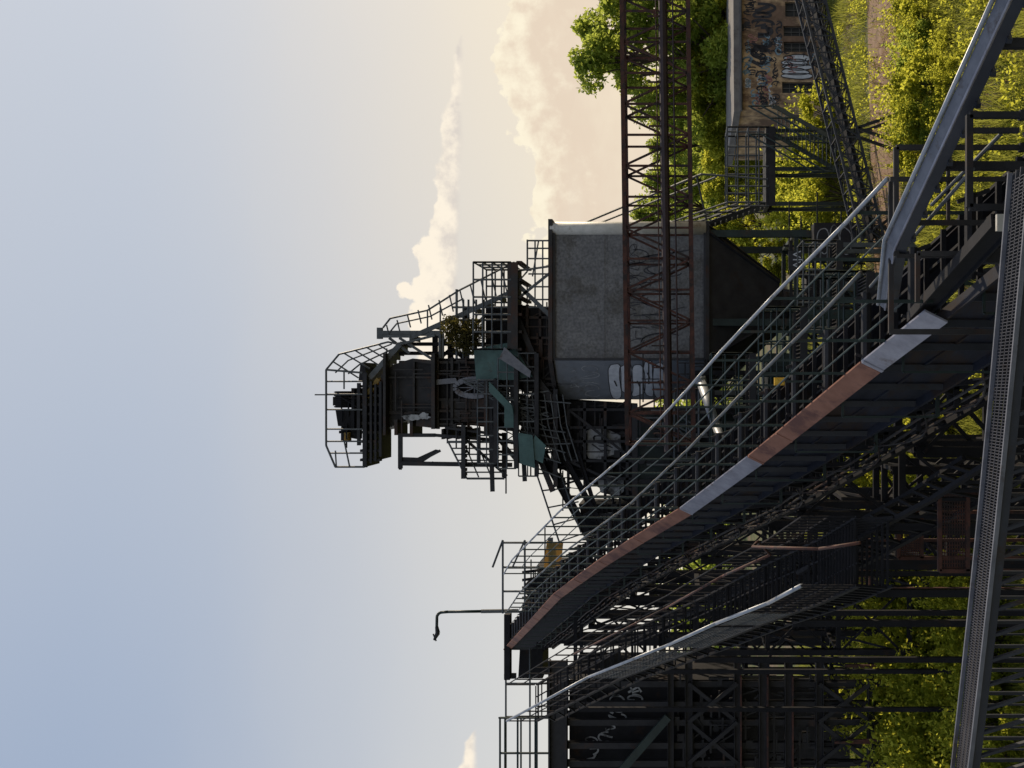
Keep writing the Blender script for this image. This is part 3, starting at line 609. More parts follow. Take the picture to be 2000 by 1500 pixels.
for dd in (38.8,40.6):
    m.pipe([S(1003,530,dd),S(1075,520,dd)],.03); m.pipe([S(1030,468,dd),S(1030,530,dd),S(1003,560,dd)],.024); m.pipe([S(1030,470,dd),S(1075,470,dd)],.024); m.pipe([S(1052,470,dd),S(1040,540,dd)],.02)
    for y in (485,505,535,560,585,600): m.tube(S(1032,y,dd),S(1078,y,dd),.022,6)
    for x in (1045,1060): m.tube(S(x,470,dd),S(x,600,dd),.022,6)
    m.beam(S(1005,550,dd),S(1078,620,dd),.06,.16); m.beam(S(1003,590,dd),S(1078,530,dd),.06,.1)
part("railing",T,m,M['galvd'])
m=MB(); m.slab([(925,682),(930,742),(1005,742),(1040,735),(1000,668)],D0-.6,.15); part("side_panel",T,m,M['teal'],"faded teal sheet panel")
m=MB(); m.slab([(985,678),(975,700),(1035,738),(1037,725)],D0-1.1,.12); part("side_panel",T,m,M['edge'],"pale grey-blue scuffed panel")
for k_,pl_ in enumerate(([(985,790),(985,835),(1003,835),(1003,795)],[(1045,850),(1030,890),(1060,905),(1066,870)],[(1012,845),(1015,905),(1045,915),(1040,850)],[(955,745),(1000,792),(1003,812),(955,765)])):
    m=MB(); m.slab(pl_,D0-1.05-.06*k_,.05); part("side_panel",T,m,M['teal'],"small teal panel")
m=MB()
for (p0,p1,w_) in (((930,742),(1000,838),.2),((1000,680),(1085,790),.3),((955,700),(962,960),.16),((1000,740),(1010,905),.2),((960,742),(1060,800),.12),((1010,800),(1060,905),.25),((1040,860),(1080,960),.2),((955,835),(1010,900),.15),((870,835),(975,850),.12),((1003,600),(1040,690),.2),((935,835),(935,905),.14),((1020,840),(1025,940),.16)):
    for dd in (D0-.4,D0+1.8): m.beam(S(*p0,dd),S(*p1,dd),w_*.6,w_)
for y in (705,740,775,800,835,860,880): m.beam(S(955,y,D0-.2),S(1015,y+6,D0-.2),.1,.1,V((0,1,0)))
greeble(m,960,1060,745,900,D0-.1,45,14)
m.slab([(958,745),(958,835),(985,840),(985,745)],D0+.4,1.2); m.slab([(1015,770),(1012,830),(1045,840),(1045,780)],D0+.1,.3)
part("cross_beam",T,m,M['dark'])
m=MB()
for i in range(14):
    t_=i/13; a=S(955+110*t_,742+75*t_,D0-.45); m.tube(a,a+V((0,0,.95)),.02,6)
for o_ in (0,22,40): m.tube(S(905+o_,742,D0-.45),S(1018+o_,817,D0-.45),.024,6)
for i in range(16):
    y=770+i*9; m.pipe([S(1010+random.uniform(0,20),y,D0-.6),S(1060+random.uniform(0,60),y+random.uniform(-10,30),D0-.6)],.02,5)
for i in range(8): x=1015+i*12; m.pipe([S(x,770,D0-.55),S(x+8,830,D0-.55),S(x+30,900,D0-.55)],.02,5)
part("cable_pipe",T,m,M['galvd'])
m=MB()
for dd in (D0,D0+1.6):
    m.beam(S(779,905,dd),S(1000,908,dd),.16,.16,V((0,1,0))); m.beam(S(782,848,dd),S(782,915,dd),.12,.16); m.beam(S(778,850,dd),S(850,850,dd),.14,.14,V((0,1,0))); m.beam(S(812,905,dd),S(860,880,dd),.08,.1)
    m.slab([(785,903),(825,903),(860,880),(850,878),(815,894),(785,893)],dd,.1)
    m.beam(S(850,850,dd),S(1000,862,dd),.12,.12,V((0,1,0))); m.beam(S(870,835,dd),S(985,850,dd),.1,.2,V((0,1,0)))
    m.beam(S(985,845,dd),S(985,932,dd),.1,.18); m.beam(S(900,850,dd),S(990,930,dd),.08,.1); 
m.tube(S(845,905,D0),S(845,905,D0+1.6),.08,8)
for a in ((782,915),(985,932),(985,850),(900,908)): m.beam(S(*a,D0),S(*a,D0+1.6),.1,.12)
part("side_mast",T,m,M['dark'])
m=MB()
for dd in (D0-.1,D0+1.7):
    m.beam(S(875,862,dd),S(985,862,dd),.05,.05,V((0,1,0))); m.pipe([S(875,862,dd),S(912,935,dd),S(985,935,dd)],.026); m.pipe([S(905,862,dd),S(935,932,dd)],.02); m.pipe([S(930,862,dd),S(960,932,dd)],.02)
    for i in range(7):
        t_=i/6; m.tube(S(878+34*t_,864+70*t_,dd),S(975+10*t_,864+70*t_,dd),.02,6)
part("railing",T,m,M['galvd'])
m=MB()
for (p0,p1,w_) in (((1060,885),(1165,1075),.32),((1095,880),(1190,1055),.22),((1128,880),(1165,1000),.15)):
    for dd in (D0,D0+1.4): m.ibeam(S(*p0,dd),S(*p1,dd),.16,w_)
for i in range(7):
    t_=i/6; m.beam(S(1060+105*t_,885+190*t_,D0),S(1095+95*t_,880+175*t_,D0),.08,.08,V((0,1,0))); a=S(1060+105*t_,885+190*t_,D0); m.beam(a,a+V((0,1.4,0)),.1,.1)
part("boom_beam",T,m,M['black'])
m=MB()
m.tube(S(1048,925,D0-.1),S(1092,1058,D0-.1),.025,6); m.tube(S(1095,925,D0-.1),S(1135,1040,D0-.1),.025,6)
for i in range(5): t_=i/4; m.tube(S(1048+44*t_,925+133*t_,D0-.1),S(1100+60*t_,925+110*t_,D0-.1),.02,6)
part("railing",T,m,M['galvd'])
def P2(x,y,d): a=S(x,y,d); return a.x,a.z
def patchset(par,polys,d,off,seed):
    r=random.Random(seed); m=MB(); mi=MB(); fr=(V((0,d-off,0)),V((1,0,0)),V((0,0,1)),V((0,-1,0)))
    for k,pl in enumerate(polys):
        pts=[P2(x+r.uniform(-3,3),y+r.uniform(-3,3),d) for x,y in pl]; m.add([V((a,d-off-.003*k,b)) for a,b in pts],[tuple(range(len(pts)))])
        cxx=sum(a for a,b in pts)/len(pts); cz=sum(b for a,b in pts)/len(pts); tag(mi,cxx-.3,cz-.35,.6,.7,fr,.05,2,seed+k)
    part("graffiti",par,m,M['chalk'],"chipped white graffiti panel"); part("graffiti",par,mi,M['ink'],"black graffiti outline")
patchset(T,([(1140,842),(1138,868),(1150,892),(1178,896),(1212,880),(1210,852),(1185,838),(1160,834)],),D0+.6,.3,5)
patchset(T,([(1168,930),(1172,962),(1205,968),(1222,955),(1220,935),(1190,926)],),D0+.6,.3,25)
patchset(T,([(1170,1000),(1172,1042),(1215,1040),(1224,1010),(1195,996)],),D0+.8,.3,35)
TS=1.0
lv=clumps([tuple(S(895,655,39.2)),tuple(S(880,640,39.1)),tuple(S(915,665,39.)),tuple(S(925,645,39.1))],[.6,.45,.55,.5],3000); cpos=S(950,655,39.2)
me=quads("foliage",leafverts(lv-np.array(cpos),.055*(.6+.8*rng.random(len(lv)))),M['leafd']); pl=thing("wild_bush","scruffy brownish bush growing out of the steel tower platform","shrub",cpos); c_=bpy.data.objects.new("foliage",me); c_.parent=pl; link(c_)
m=MB()
for i in range(14): m.tube(cpos+V((random.uniform(-.1,.1),0,-.2)),cpos+V((random.uniform(-.6,.6),random.uniform(-.4,.4),random.uniform(.4,1.6))),.015,5,.005)
part("stem",pl,m,M['bark'])
# ---------------------------------------------------------------- horizontal boom truss
TR=thing("truss_boom","long horizontal rusty lattice truss carrying a belt pipe","truss",(5,30,7.2))
m=MB(); A=S(1342,-160,30); Bv=S(1355,868,30); hv=V((0,0,1.95))
lattice(m,A,Bv,V((0,1.5,0)),hv,17,.12,.06); part("lattice_frame",TR,m,M['rust'])
m=MB(); a=S(1292,-160,30.5);b=S(1306,880,30.5); m.beam(a,b,.6,.26); m.tube(a+V((0,-.5,0)),b+V((0,-.5,0)),.12,8); m.tube(a+V((0,-.55,-.3)),b+V((0,-.55,-.3)),.03,6)
part("conveyor_belt",TR,m,M['plum'])
m=MB()
for i in range(24): pp=A.lerp(Bv,(i+.5)/24)+V((0,-.05,1.2)); m.beam(pp-V((0,0,.5)),pp,.04,.08,V((0,1,0)))
m.tube(A+V((0,-.1,.95)),Bv+V((0,-.1,.95)),.02,5)
part("hanger",TR,m,M['rust'])
# ---------------------------------------------------------------- low sloping truss
LT=thing("sloping_truss","low blue-black lattice conveyor truss sloping down to the grass","truss",(9,35,0))
m=MB(); lattice(m,S(1597,-60,35),S(1728,470,34),V((0,1.2,0)),V((0,0,.75)),16,.08,.04,True); part("lattice_frame",LT,m,M['blue'])
m=MB(); m.beam(S(1570,-60,35.6),S(1703,470,34.6),.9,.08); part("conveyor_belt",LT,m,M['black'])
for y in (250,440):
    lg=MB(); d_=35.2; t_=(y+60)/530; top=S(1597+131*t_,y,d_)
    for dx in(-.5,.5): lg.beam(V((top.x+dx,d_,0)),V((top.x,d_,top.z)),.1,.1); lg.beam(V((top.x+dx,d_+1,0)),V((top.x,d_+1,top.z)),.1,.1)
    part("support_leg",LT,lg,M['blue'])
# ---------------------------------------------------------------- access stair beside hopper
TS=1.35
ST=thing("access_stair","steel access stair and landing with pipe railings beside the hopper","stair",(8,40,0))
m=MB(); a=S(1503,248,40);b=S(1503,402,40); bk=V((0,1.5,0)); m.loft([a,b,b+bk,a+bk],[q_+V((0,0,.14)) for q_ in(a,b,b+bk,a+bk)])
for o_ in(V((0,0,0)),bk): m.beam(a+o_-V((0,.02,.1)),b+o_-V((0,.02,.1)),.08,.25)
part("landing",ST,m,M['dark'])
m=MB()
for o_ in(V((0,0,0)),bk): rail(m,[a+o_,b+o_],1.65,.75,4,.024)
rail(m,[a,a+bk],1.65,.8,4,.024); part("railing",ST,m,M['galvd'])
m=MB(); a2=S(1640,335,39);b2=S(1512,262,40); stair(m,a2,b2,V((1.1,0,0)),16); part("lower_flight",ST,m,M['green'])
for o_ in(V((0,0,0)),V((1.1,0,0))): m=MB(); rail(m,[a2+o_,b2+o_],1.,.9,2,.024); part("railing",ST,m,M['green'])
m=MB(); a3=S(1500,395,40.2); b3=S(1140,520,43.5); stair(m,a3,b3,V((0,1,0)),34)
part("upper_flight",ST,m,M['galvd'])
m=MB()
for o_ in(V((0,0,0)),V((0,1,0))): rail(m,[a3+o_,b3+o_],1.6,1.2,3,.028)
m.tube(S(1370,340,40),S(1140,436,42),.035,6); m.tube(S(1400,345,40),S(1160,440,42),.03,6); m.tube(S(1500,350,40),S(1370,340,40),.03,6); m.tube(S(1380,430,41),S(1360,342,40),.03,6)
part("railing",ST,m,M['galvd'])
TS=1.
for y in (255,330,398):
    lg=MB(); p_=S(1508,y,40.1); lg.beam((p_.x,p_.y,0),p_,.14,.14); lg.beam((p_.x,p_.y+1.3,0),p_+V((0,1.3,0)),.14,.14); lg.beam((p_.x,p_.y,.3),p_+V((0,1.3,-.3)),.06,.06); part("support_leg",ST,lg,M['green'])
sg=MB(); sg.slab([(1540,490),(1540,528),(1566,528),(1566,490)],37.5,.05); so_=solo("sign_board",sg,M['ink'],"small black board with white sprayed letters on a post","sign",tuple(S(1566,510,37.5)))
fr=(S(1564,525,37.5),V((1,0,0)),V((0,0,1)),V((0,-1,0))); part("lettering",so_,textmesh("AJA",.42,fr),M['white'])
sp=MB(); sp.beam(S(1567,510,37.53),V((S(1567,510,37.53).x,37.53,0)),.08,.08); part("post",so_,sp,M['green'])
cb=thing("electrical_cabinet","grey cabinet covered in rounded graffiti under the hopper","cabinet",(4.9,37,0)); m=MB(); m.slab([(1590,435),(1590,505),(1672,505),(1672,435)],37,.7)
part("body",cb,m,M['dark']); m=MB(); fr=(V((0,37,0)),V((1,0,0)),V((0,0,1)),V((0,-1,0)))
for i in range(3): a=P2(1608+22*i,470,37); mm=MB(); o2=blob(mm,a[0],a[1],.5,.2,fr,.01,i); ribbon(m,o2,.035,fr)
part("graffiti",cb,m,M['chalk']); m=MB()
for X_ in (4.55,5.75): m.beam((X_,37.35,0),(X_,37.35,S(1672,470,37).z),.08,.08)
part("leg",cb,m,M['dark'])
# ---------------------------------------------------------------- service platforms below the hopper
def platform(x,y0,y1,D,dep,hr,mat='green'):
    a=S(x,y0,D); b=S(x,y1,D); o_=thing("service_platform","green steel service platform with railings and columns","platform",((a.x+b.x)/2,D,0),"service platforms beneath the conveyor")
    bk=V((0,dep,0)); m=MB()
    for q_ in np.arange(0,1,.04): p0=a.lerp(b,q_); m.beam(p0,p0+bk,.03,.05)
    for o2 in (V((0,0,0)),bk): m.beam(a+o2,b+o2,.06,.2)
    part("deck",o_,m,M['dark']); m=MB()
    for o2 in (V((0,0,0)),bk): rail(m,[a+o2,b+o2],hr,.8,3,.024)
    rail(m,[a,a+bk],hr,.8,3,.024); part("railing",o_,m,M[mat])
    for t_ in (.05,.5,.95):
        for o2 in (V((0,0,0)),bk): p0=a.lerp(b,t_)+o2; m=MB(); m.ibeam((p0.x,p0.y,0),p0-V((0,0,.1)),.14,.14); part("column",o_,m,M[mat])
TS=1.2
platform(1700,530,700,24,1.6,1.1); platform(1570,600,800,28,1.8,1.1); platform(1640,470,640,31,1.5,1.1,'galvd'); platform(1470,690,900,30,1.6,1.2); platform(1390,760,900,33,1.5,1.2,'galvd')
TS=1.
# ---------------------------------------------------------------- main conveyor bridge
Dk=[6.0,8.8,9.93,11.4,14.66,18.1,22.4,28.4,45.5]; Zk=[4.05,4.73,5.02,5.45,6.33,7.36,8.96,10.9,15.3]
def mainp(D,dx=0,dz=0): return V((4.24-.352*D+dx,D,float(np.interp(D,Dk,Zk))+dz))
gd=lambda D: float(np.interp(D,[8,12,18,30,45],[1.3,1.2,.95,1.0,1.05]))
CB=thing("conveyor_bridge","long inclined conveyor bridge with rusty cover plates and pipe handrails","conveyor bridge",(0,14,0))
segs=[6.0]; 
while segs[-1]<45.4: segs.append(segs[-1]+.9)
def strip(mb,fn_t,fn_b,th_,a,b):
    st=max(2,int((b-a)/1.5)+1); Ds=np.linspace(a,b,st)
    for u,v in zip(Ds[:-1],Ds[1:]):
        P_=[fn_t(u),fn_t(v),fn_b(v),fn_b(u)]; o_=V((th_,0,0)); mb.loft(P_,[x_+o_ for x_ in P_])
for a,b,k in ((18.3,45.4,'cover'),(15.0,18.28,'coverg'),(11.3,14.98,'cover'),(9.95,11.28,'coverg')):
    u=a; st_=2.6 if k=='cover' else 3.5
    while u<b-.01:
        v=min(b,u+st_)
        if b-v<.7: v=b
        m=MB(); strip(m,lambda D_:mainp(D_,-.03,.1),lambda D_:mainp(D_,-.14,-.12),.02,u+.006,v-.006)
        strip(m,lambda D_:mainp(D_,-.045,.1),lambda D_:mainp(D_,-.15,-.12),.012,v-.06,v-.01)
        part("cover_plate",CB,m,M[k],"rusty orange-brown cover plate" if k=='cover' else "grey galvanised cover plate"); u=v
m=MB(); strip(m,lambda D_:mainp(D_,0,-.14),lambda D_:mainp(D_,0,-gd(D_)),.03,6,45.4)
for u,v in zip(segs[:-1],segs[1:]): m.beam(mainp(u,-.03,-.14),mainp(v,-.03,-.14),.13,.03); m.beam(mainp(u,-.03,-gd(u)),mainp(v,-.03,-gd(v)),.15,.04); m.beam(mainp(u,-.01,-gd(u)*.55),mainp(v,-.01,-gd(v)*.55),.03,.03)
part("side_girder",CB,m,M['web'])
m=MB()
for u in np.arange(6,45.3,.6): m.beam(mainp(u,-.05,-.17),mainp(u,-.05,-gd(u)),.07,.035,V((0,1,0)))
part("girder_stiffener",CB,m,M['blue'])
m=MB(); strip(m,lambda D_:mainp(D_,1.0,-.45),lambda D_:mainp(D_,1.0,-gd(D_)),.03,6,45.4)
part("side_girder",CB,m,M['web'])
m=MB()
for D_ in np.arange(6.2,45.2,.32): m.beam(mainp(D_,.1,-.3),mainp(D_,.97,-.3),.05,.05)
for dx in (.12,.4,.7,.95):
    for u,v in zip(segs[:-1],segs[1:]): m.beam(mainp(u,dx,-.34),mainp(v,dx,-.34),.03,.05)
part("walkway_deck",CB,m,M['black'])
for D_ in np.arange(8.5,44.5,1.05):
    m=MB(); m.tube(mainp(D_,.1,-.12),mainp(D_,.9,-.12),.055,8); m.beam(mainp(D_,.12,-.3),mainp(D_,.2,.0),.03,.04); m.beam(mainp(D_,.93,-.3),mainp(D_,.82,.0),.03,.04)
    part("idler_roller",CB,m,M['dark'])
hR=lambda D_: float(np.interp(D_,[9.2,13.6,30,34],[.76,1.0,1.3,1.3])); hL=lambda D_:1.05
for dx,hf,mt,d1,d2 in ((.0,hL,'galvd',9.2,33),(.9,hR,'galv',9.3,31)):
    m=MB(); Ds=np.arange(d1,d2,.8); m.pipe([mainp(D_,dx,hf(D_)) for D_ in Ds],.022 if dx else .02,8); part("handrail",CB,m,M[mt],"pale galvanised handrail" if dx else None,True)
    m=MB()
    for D_ in np.arange(d1+.6,d2,.95): m.beam(mainp(D_,dx,-.25 if dx else .1),mainp(D_,dx,hf(D_)),.032,.032)
    for f_ in (.36,.68):
        for D_ in np.arange(d1+.6,d2-1.2,.95): m.tube(mainp(D_,dx,hf(D_)*f_),mainp(D_+.95,dx,hf(D_+.95)*f_),.012,6)
    part("rail_post",CB,m,M['green'])
for D_ in np.arange(9.5,44,1.5):
    g_=gd(D_)+.2; m=MB(); a=mainp(D_,-.24,-.22); b=mainp(D_,-.24,-g_); m.beam(a,b,.025,.025); m.beam(a,mainp(D_,.0,-.22),.025,.025); m.beam(b,mainp(D_,.3,-g_),.045,.045); part("bracket",CB,m,M['green'])
m=MB()
for u,v in zip(segs[2:-1],segs[3:]):
    g1=gd(u)
    for dx in (.05,1.0):
        m.beam(mainp(u,dx,-2.1),mainp(v,dx,-2.1),.09,.09); m.beam(mainp(u,dx,-g1),mainp((u+v)/2,dx,-2.1),.055,.055); m.beam(mainp((u+v)/2,dx,-2.1),mainp(v,dx,-gd(v)),.055,.055)
    m.beam(mainp(u,.05,-2.1),mainp(u,1.,-2.1),.06,.06); m.beam(mainp(u,.05,-g1),mainp(u,1.,-2.1),.04,.04)
    m.beam(mainp(u,.05,-g1),mainp(u,.05,-2.1),.05,.05)
    m.beam(mainp(u,-.2,-1.5),mainp(u,.9,-1.5),.05,.06); m.tube(mainp(u+.3,-.15,-1.6),mainp(u+.3,.95,-1.6),.06,8)
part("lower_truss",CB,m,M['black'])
m=MB()
for dz_ in (-1.4,-1.55,-1.7): m.pipe([mainp(D_,-.12,dz_+.03*math.sin(D_*2)) for D_ in np.arange(8,44,1.)],.02,6)
for i in range(14):
    D_=10+i*1.3; m.pipe([mainp(D_+.25*k,-.14-.1*math.sin(k*.52),-1.25-.35*math.sin(k*.52)) for k in range(7)],.012,5)
part("cable_pipe",CB,m,M['mid'])
for (x,y,d_) in ((1522,745,13.2),(1522,970,18.5)):
    m=MB(); c0=S(x,y,d_); m.box(c0,(.1,.08,.13)); m.box(c0+V((0,-.05,0)),(.07,.03,.09)); jb=solo("junction_box",m,M['yellow'],"small yellow junction box on a bracket","electrical box",tuple(c0),group="yellow junction boxes")
    m=MB(); m.beam(c0+V((0,.02,-.065)),c0+V((0,.02,-.9)),.03,.03); part("bracket",jb,m,M['green'])
def trestle(x0,x1,D,dep,zt_,z0=0,mat='black',lv=3,lab="dark braced steel trestle standing in grass under the conveyor"):
    o_=thing("steel_trestle",lab,"trestle",((x0+x1)/2,D,0),"steel trestles carrying the conveyors")
    for X_ in(x0,x1):
        for dd in (0,dep):
            m=MB(); m.ibeam((X_,D+dd,z0),(X_,D+dd,zt_),.15,.17); part("column",o_,m,M[mat])
    m=MB()
    for k in range(lv):
        za=z0+(zt_-z0)*k/lv; zb_=z0+(zt_-z0)*(k+1)/lv
        for dd in(0,dep): m.beam((x0,D+dd,za+.1),(x1,D+dd,zb_-.1),.06,.06); m.beam((x0,D+dd,zb_-.1),(x1,D+dd,zb_-.1),.09,.12); m.beam((x1,D+dd-.1,za+.1),(x0,D+dd-.1,zb_-.1),.05,.05)
        for X_ in(x0,x1): m.beam((X_,D,za+.1),(X_,D+dep,zb_-.1),.05,.05); m.beam((X_,D,zb_-.12),(X_,D+dep,zb_-.12),.08,.12)
    part("bracing",o_,m,M[mat])
for D_ in (14.5,18.5,23,29,36,42):
    a=mainp(D_,0,-2.1); trestle(a.x-.1,a.x+1.2,D_,1.6,a.z,0,'black')
for (x0,x1,D_,z_) in ((-5.0,-3.4,25,5.4),(-6.8,-5.2,26,7.2),(-6.5,-4.5,32,8.5),(-4.2,-2.2,34,7.8),(-1.5,0.4,36,7.0),(-9.5,-7,33,11),(-3.2,-1.8,30,6.2),(-3.6,-2.4,21,4.2),(-2.6,-1.6,19,3.6)): trestle(x0,x1,D_,2,z_,0,'black',4)
# ---------------------------------------------------------------- bridge head platform
TS=1.2
HP=thing("head_platform","conveyor head platform with railings, pulley frame and machinery","platform",(-10,42,0))
m=MB(); m.beam(S(992,1198,44),S(992,1325,44),.5,.25); m.beam(S(1008,1320,44),S(985,1320,44),.2,.2,V((0,1,0)))
m.slab([(1050,1105),(1045,1200),(1080,1200),(1100,1105)],42,2); m.slab([(1020,1180),(1012,1325),(1060,1325),(1060,1180)],45,2)
for (x,y,r_) in ((1040,1150,.35),(1050,1175,.3),(1035,1185,.25),(1060,1130,.3)): c0=S(x,y,41.6); m.tube(c0,c0+V((0,.6,0)),r_,14); m.tube(c0-V((0,.1,0)),c0,r_*.4,10)
for y in (1110,1125,1140,1160,1180,1195): m.beam(S(1078,y,41.8),S(1020,y+8,41.8),.1,.1,V((0,1,0)))
greeble(m,1025,1075,1110,1200,41.9,40,15)
part("pulley_frame",HP,m,M['black'])
m=MB(); 
for dd in (40,42):
    m.tube(S(982,1055,dd),S(982,1198,dd),.035,6); m.tube(S(1025,1055,dd),S(1025,1200,dd),.035,6)
    for y in (1060,1108,1155,1195): m.tube(S(982,y,dd),S(1100,y,dd),.035,6)
for (x,y) in ((982,1060),(982,1108),(1025,1060),(1025,1108)): m.tube(S(x,y,40),S(x,y,42),.03,6)
m.pipe([S(962,1108,40),S(982,1055,40)],.035); m.pipe([S(1000,1110,40),S(1025,1055,40)],.03)
m.beam(S(1075,1050,40),S(1075,1115,40),.1,.2)
part("railing",HP,m,M['galvd'])
m=MB(); m.slab([(1068,1056),(1062,1108),(1095,1112),(1100,1062)],39.9,.01); part("guard_plate",HP,m,M['ochre'],"yellowed translucent guard sheet")
m=MB(); 
for dd in(44,45.5):
    for x in (988,1035): m.tube(S(x,1200,dd),S(x,1500,dd),.035,6)
    for y in (1335,1400): m.tube(S(988,y,dd),S(1080,y,dd),.035,6)
part("railing",HP,m,M['galvd'])
m=MB()
for y in (1120,1250,1310):
    for dd in (42,45): p_=S(1060,y,dd); m.ibeam((p_.x,dd,0),p_,.25,.25)
part("support_leg",HP,m,M['black'])
TS=1.
# ---------------------------------------------------------------- lamp
lb=S(1012,1193,41.5); LP=thing("lamp_post","curved green steel lamp post on the platform with drooping hook end","street lamp",lb)
m=MB(); pts=[S(1012,1193,41.5),S(940,1194,41.5),S(875,1195,41.5)]+[S(863-10*math.sin(t_),1207-11*math.cos(t_),41.5) for t_ in (.1,.5,.9,1.3)]+[S(853,1225,41.5)]; m.pipe(pts,.06,8); part("pole",LP,m,M['green'],smooth=True)
m=MB(); m.tube(S(1012,1193,41.5),S(940,1194,41.5),.08,8); part("base_sleeve",LP,m,M['galvd'])
m=MB(); m.tube(S(853,1224,41.5),S(855,1236,41.5),.07,8,.1); m.tube(S(855,1236,41.5),S(848,1250,41.5),.1,8,.05); m.beam(S(846,1238,41.5),S(852,1252,41.5),.04,.05); part("lamp_head",LP,m,M['dark'])
# ---------------------------------------------------------------- left machine building
MH=thing("machine_house","dark rusted steel machine house with girders and faint graffiti","industrial building",(-10,27,0))
m=MB(); a=S(1112,1330,28); b=S(1112,1600,28); zz=S(1450,0,28).z; m.loft([V((a.x,28,zz)),V((b.x,28,zz)),V((b.x,31,zz)),V((a.x,31,zz))],[V((a.x,28,a.z)),V((b.x,28,a.z)),V((b.x,31,a.z)),V((a.x,31,a.z))]); part("cladding",MH,m,M['black'])
m=MB()
for x,w_ in ((1090,.5),(1310,.16),(1345,.2),(1440,.18),(1492,.28),(1540,.2),(1600,.2),(1700,.15)): m.ibeam(S(x,1290,27.6),S(x,1600,27.6),.3,w_)
for y in (1335,1375,1410,1455,1490): m.ibeam(V((S(0,y,27.7).x,27.75,0)),S(1090,y,27.75),.16,.16)
for y in (1350,1410,1470): m.ibeam(V((S(0,y,31).x,31.75,0)),S(1090,y,31.05)+V((0,.7,0)),.2,.2)
for y0,y1 in ((1335,1410),(1410,1490)):
    for x0,x1 in ((1345,1440),(1600,1700)): m.beam(S(x0,y0,27.5),S(x1,y1,27.5),.08,.1); m.beam(S(x1,y0,27.4),S(x0,y1,27.4),.08,.1)
m.slab([(1450,1330),(1450,1500),(1660,1500),(1660,1330)],30,.5)
greeble(m,1320,1640,1320,1500,27.8,110,21,1.1)
part("girder_frame",MH,m,M['dark'])
m=MB()
for x in (1447,1499,1548): m.beam(S(x,1320,27.4),S(x,1560,27.4),.2,.04)
for x,y in ((1475,1310),(1630,1450),(1655,1446)): m.beam(S(x,y,27.3),S(x+80,y,27.3),.06,.06,V((0,1,0)))
m.beam(S(1650,1300,27.3),S(1720,1302,27.3),.08,.08,V((0,1,0)))
part("rusty_beam",MH,m,M['rust'],"rusted brown beam edges")
m=MB(); m.beam(S(1305,1400,27.2),S(1205,1515,27.2),.12,.2); part("diagonal_brace",MH,m,M['green'],"green painted diagonal brace")
m=MB(); fr=(V((0,27.95,0)),V((1,0,0)),V((0,0,1)),V((0,-1,0)))
for i,(x,y) in enumerate(((1155,1465),(1185,1440),(1205,1385),(1240,1350))): a=P2(x,y,28); tag(m,a[0]-.3,a[1]-.25,.7,.5,fr,.05,3,60+i)
part("graffiti",MH,m,M['chalk'])
m=MB(); 
for dd in (29,32):
    a=S(1080,1402,dd);b=S(1080,1540,dd); rail(m,[a,b],1.5,.95,3,.03)
m.tube(S(975,1402,29),S(975,1402,32),.03,6)
part("railing",MH,m,M['green'])
# ---------------------------------------------------------------- second conveyor bridge (left)
Q=[(990,1408,25.5),(1150,1322,21.5),(1300,1262,18.5),(1400,1217,16.2),(1500,1178,14.5),(1565,1144,13.4)]
QP=[S(*a) for a in Q]
SB=thing("mesh_conveyor_bridge","second inclined conveyor walkway with wire mesh sides and pale handrail","conveyor bridge",(-4,20,0))
m=MB(); m.pipe(QP,.03,8); part("handrail",SB,m,M['galv'],"pale bent galvanised handrail",True)
def qp(t_,dx=0,dz=0):
    k=min(len(QP)-2,int(t_)); return QP[k].lerp(QP[k+1],t_-k)+V((dx,0,dz))
m=MB(); nT=(len(QP)-1)
tt=np.arange(0,nT+.001,.125)
for t_ in tt: m.beam(qp(t_,0,-.7),qp(t_,0,0),.025,.025); m.beam(qp(t_,.9,-.7),qp(t_,.9,0),.025,.025)
for u,v in zip(tt[:-1],tt[1:]):
    for dx in (0,.9):
        for z_ in (-.35,-.0): m.beam(qp(u,dx,z_),qp(v,dx,z_),.02,.02)
    for dx in (0,.9): m.beam(qp(u,dx,-.75),qp(v,dx,-.75),.035,.07); m.beam(qp(u,dx,-1.2),qp(v,dx,-1.2),.04,.04)
    m.beam(qp(u,0,-1.2),qp(v,0,-.75),.03,.03); m.beam(qp(u,.9,-.75),qp(v,.9,-1.2),.03,.03); m.beam(qp(u,0,-.78),qp(u,.9,-.78),.03,.04); m.beam(qp(u,0,-1.2),qp(u,.9,-1.2),.03,.03)
part("frame",SB,m,M['black'])
for t0,t1 in ((1,1.9),(2,2.9),(3,3.6)):
    m=MB(); us_=np.linspace(t0,t1,24)
    for u in us_: m.tube(qp(u,-.03,-.66),qp(u,-.03,-.06),.003,4)
    for z_ in np.linspace(-.66,-.06,11): 
        for u,v in zip(us_[:-1],us_[1:]): m.tube(qp(u,-.03,z_),qp(v,-.03,z_),.003,4)
    part("wire_mesh",SB,m,M['galvd'])
m=MB(); m.pipe([qp(.9,.6,.1),qp(2.2,.6,.15),qp(3.4,.6,.2),qp(4.3,.6,.1),qp(4.6,.7,.4),S(1470,1068,13.4),S(1600,1072,12),S(1680,1060,11.5)],.02,7); part("pipe",SB,m,M['rust'],"brown rusty pipe",True)
m=MB()
for t_ in np.arange(0,nT,.08): m.beam(qp(t_,0.03,-.72),qp(t_,.87,-.72),.015,.03)
for dx in (.3,.6):
    for u,v in zip(tt[:-1],tt[1:]): m.beam(qp(u,dx,-.74),qp(v,dx,-.74),.02,.03)
part("deck",SB,m,M['black'])
m=MB()
for t_ in (0.3,1.6,3,4.6): 
    for dx in (0,.9): p_=qp(t_,dx,-1.2); m.beam((p_.x,p_.y,0),p_,.1,.1)
part("support_leg",SB,m,M['black'])
MG=thing("mesh_guard","rusty wire mesh guard boxes on a low steel frame","guard",(-2.5,17,0))
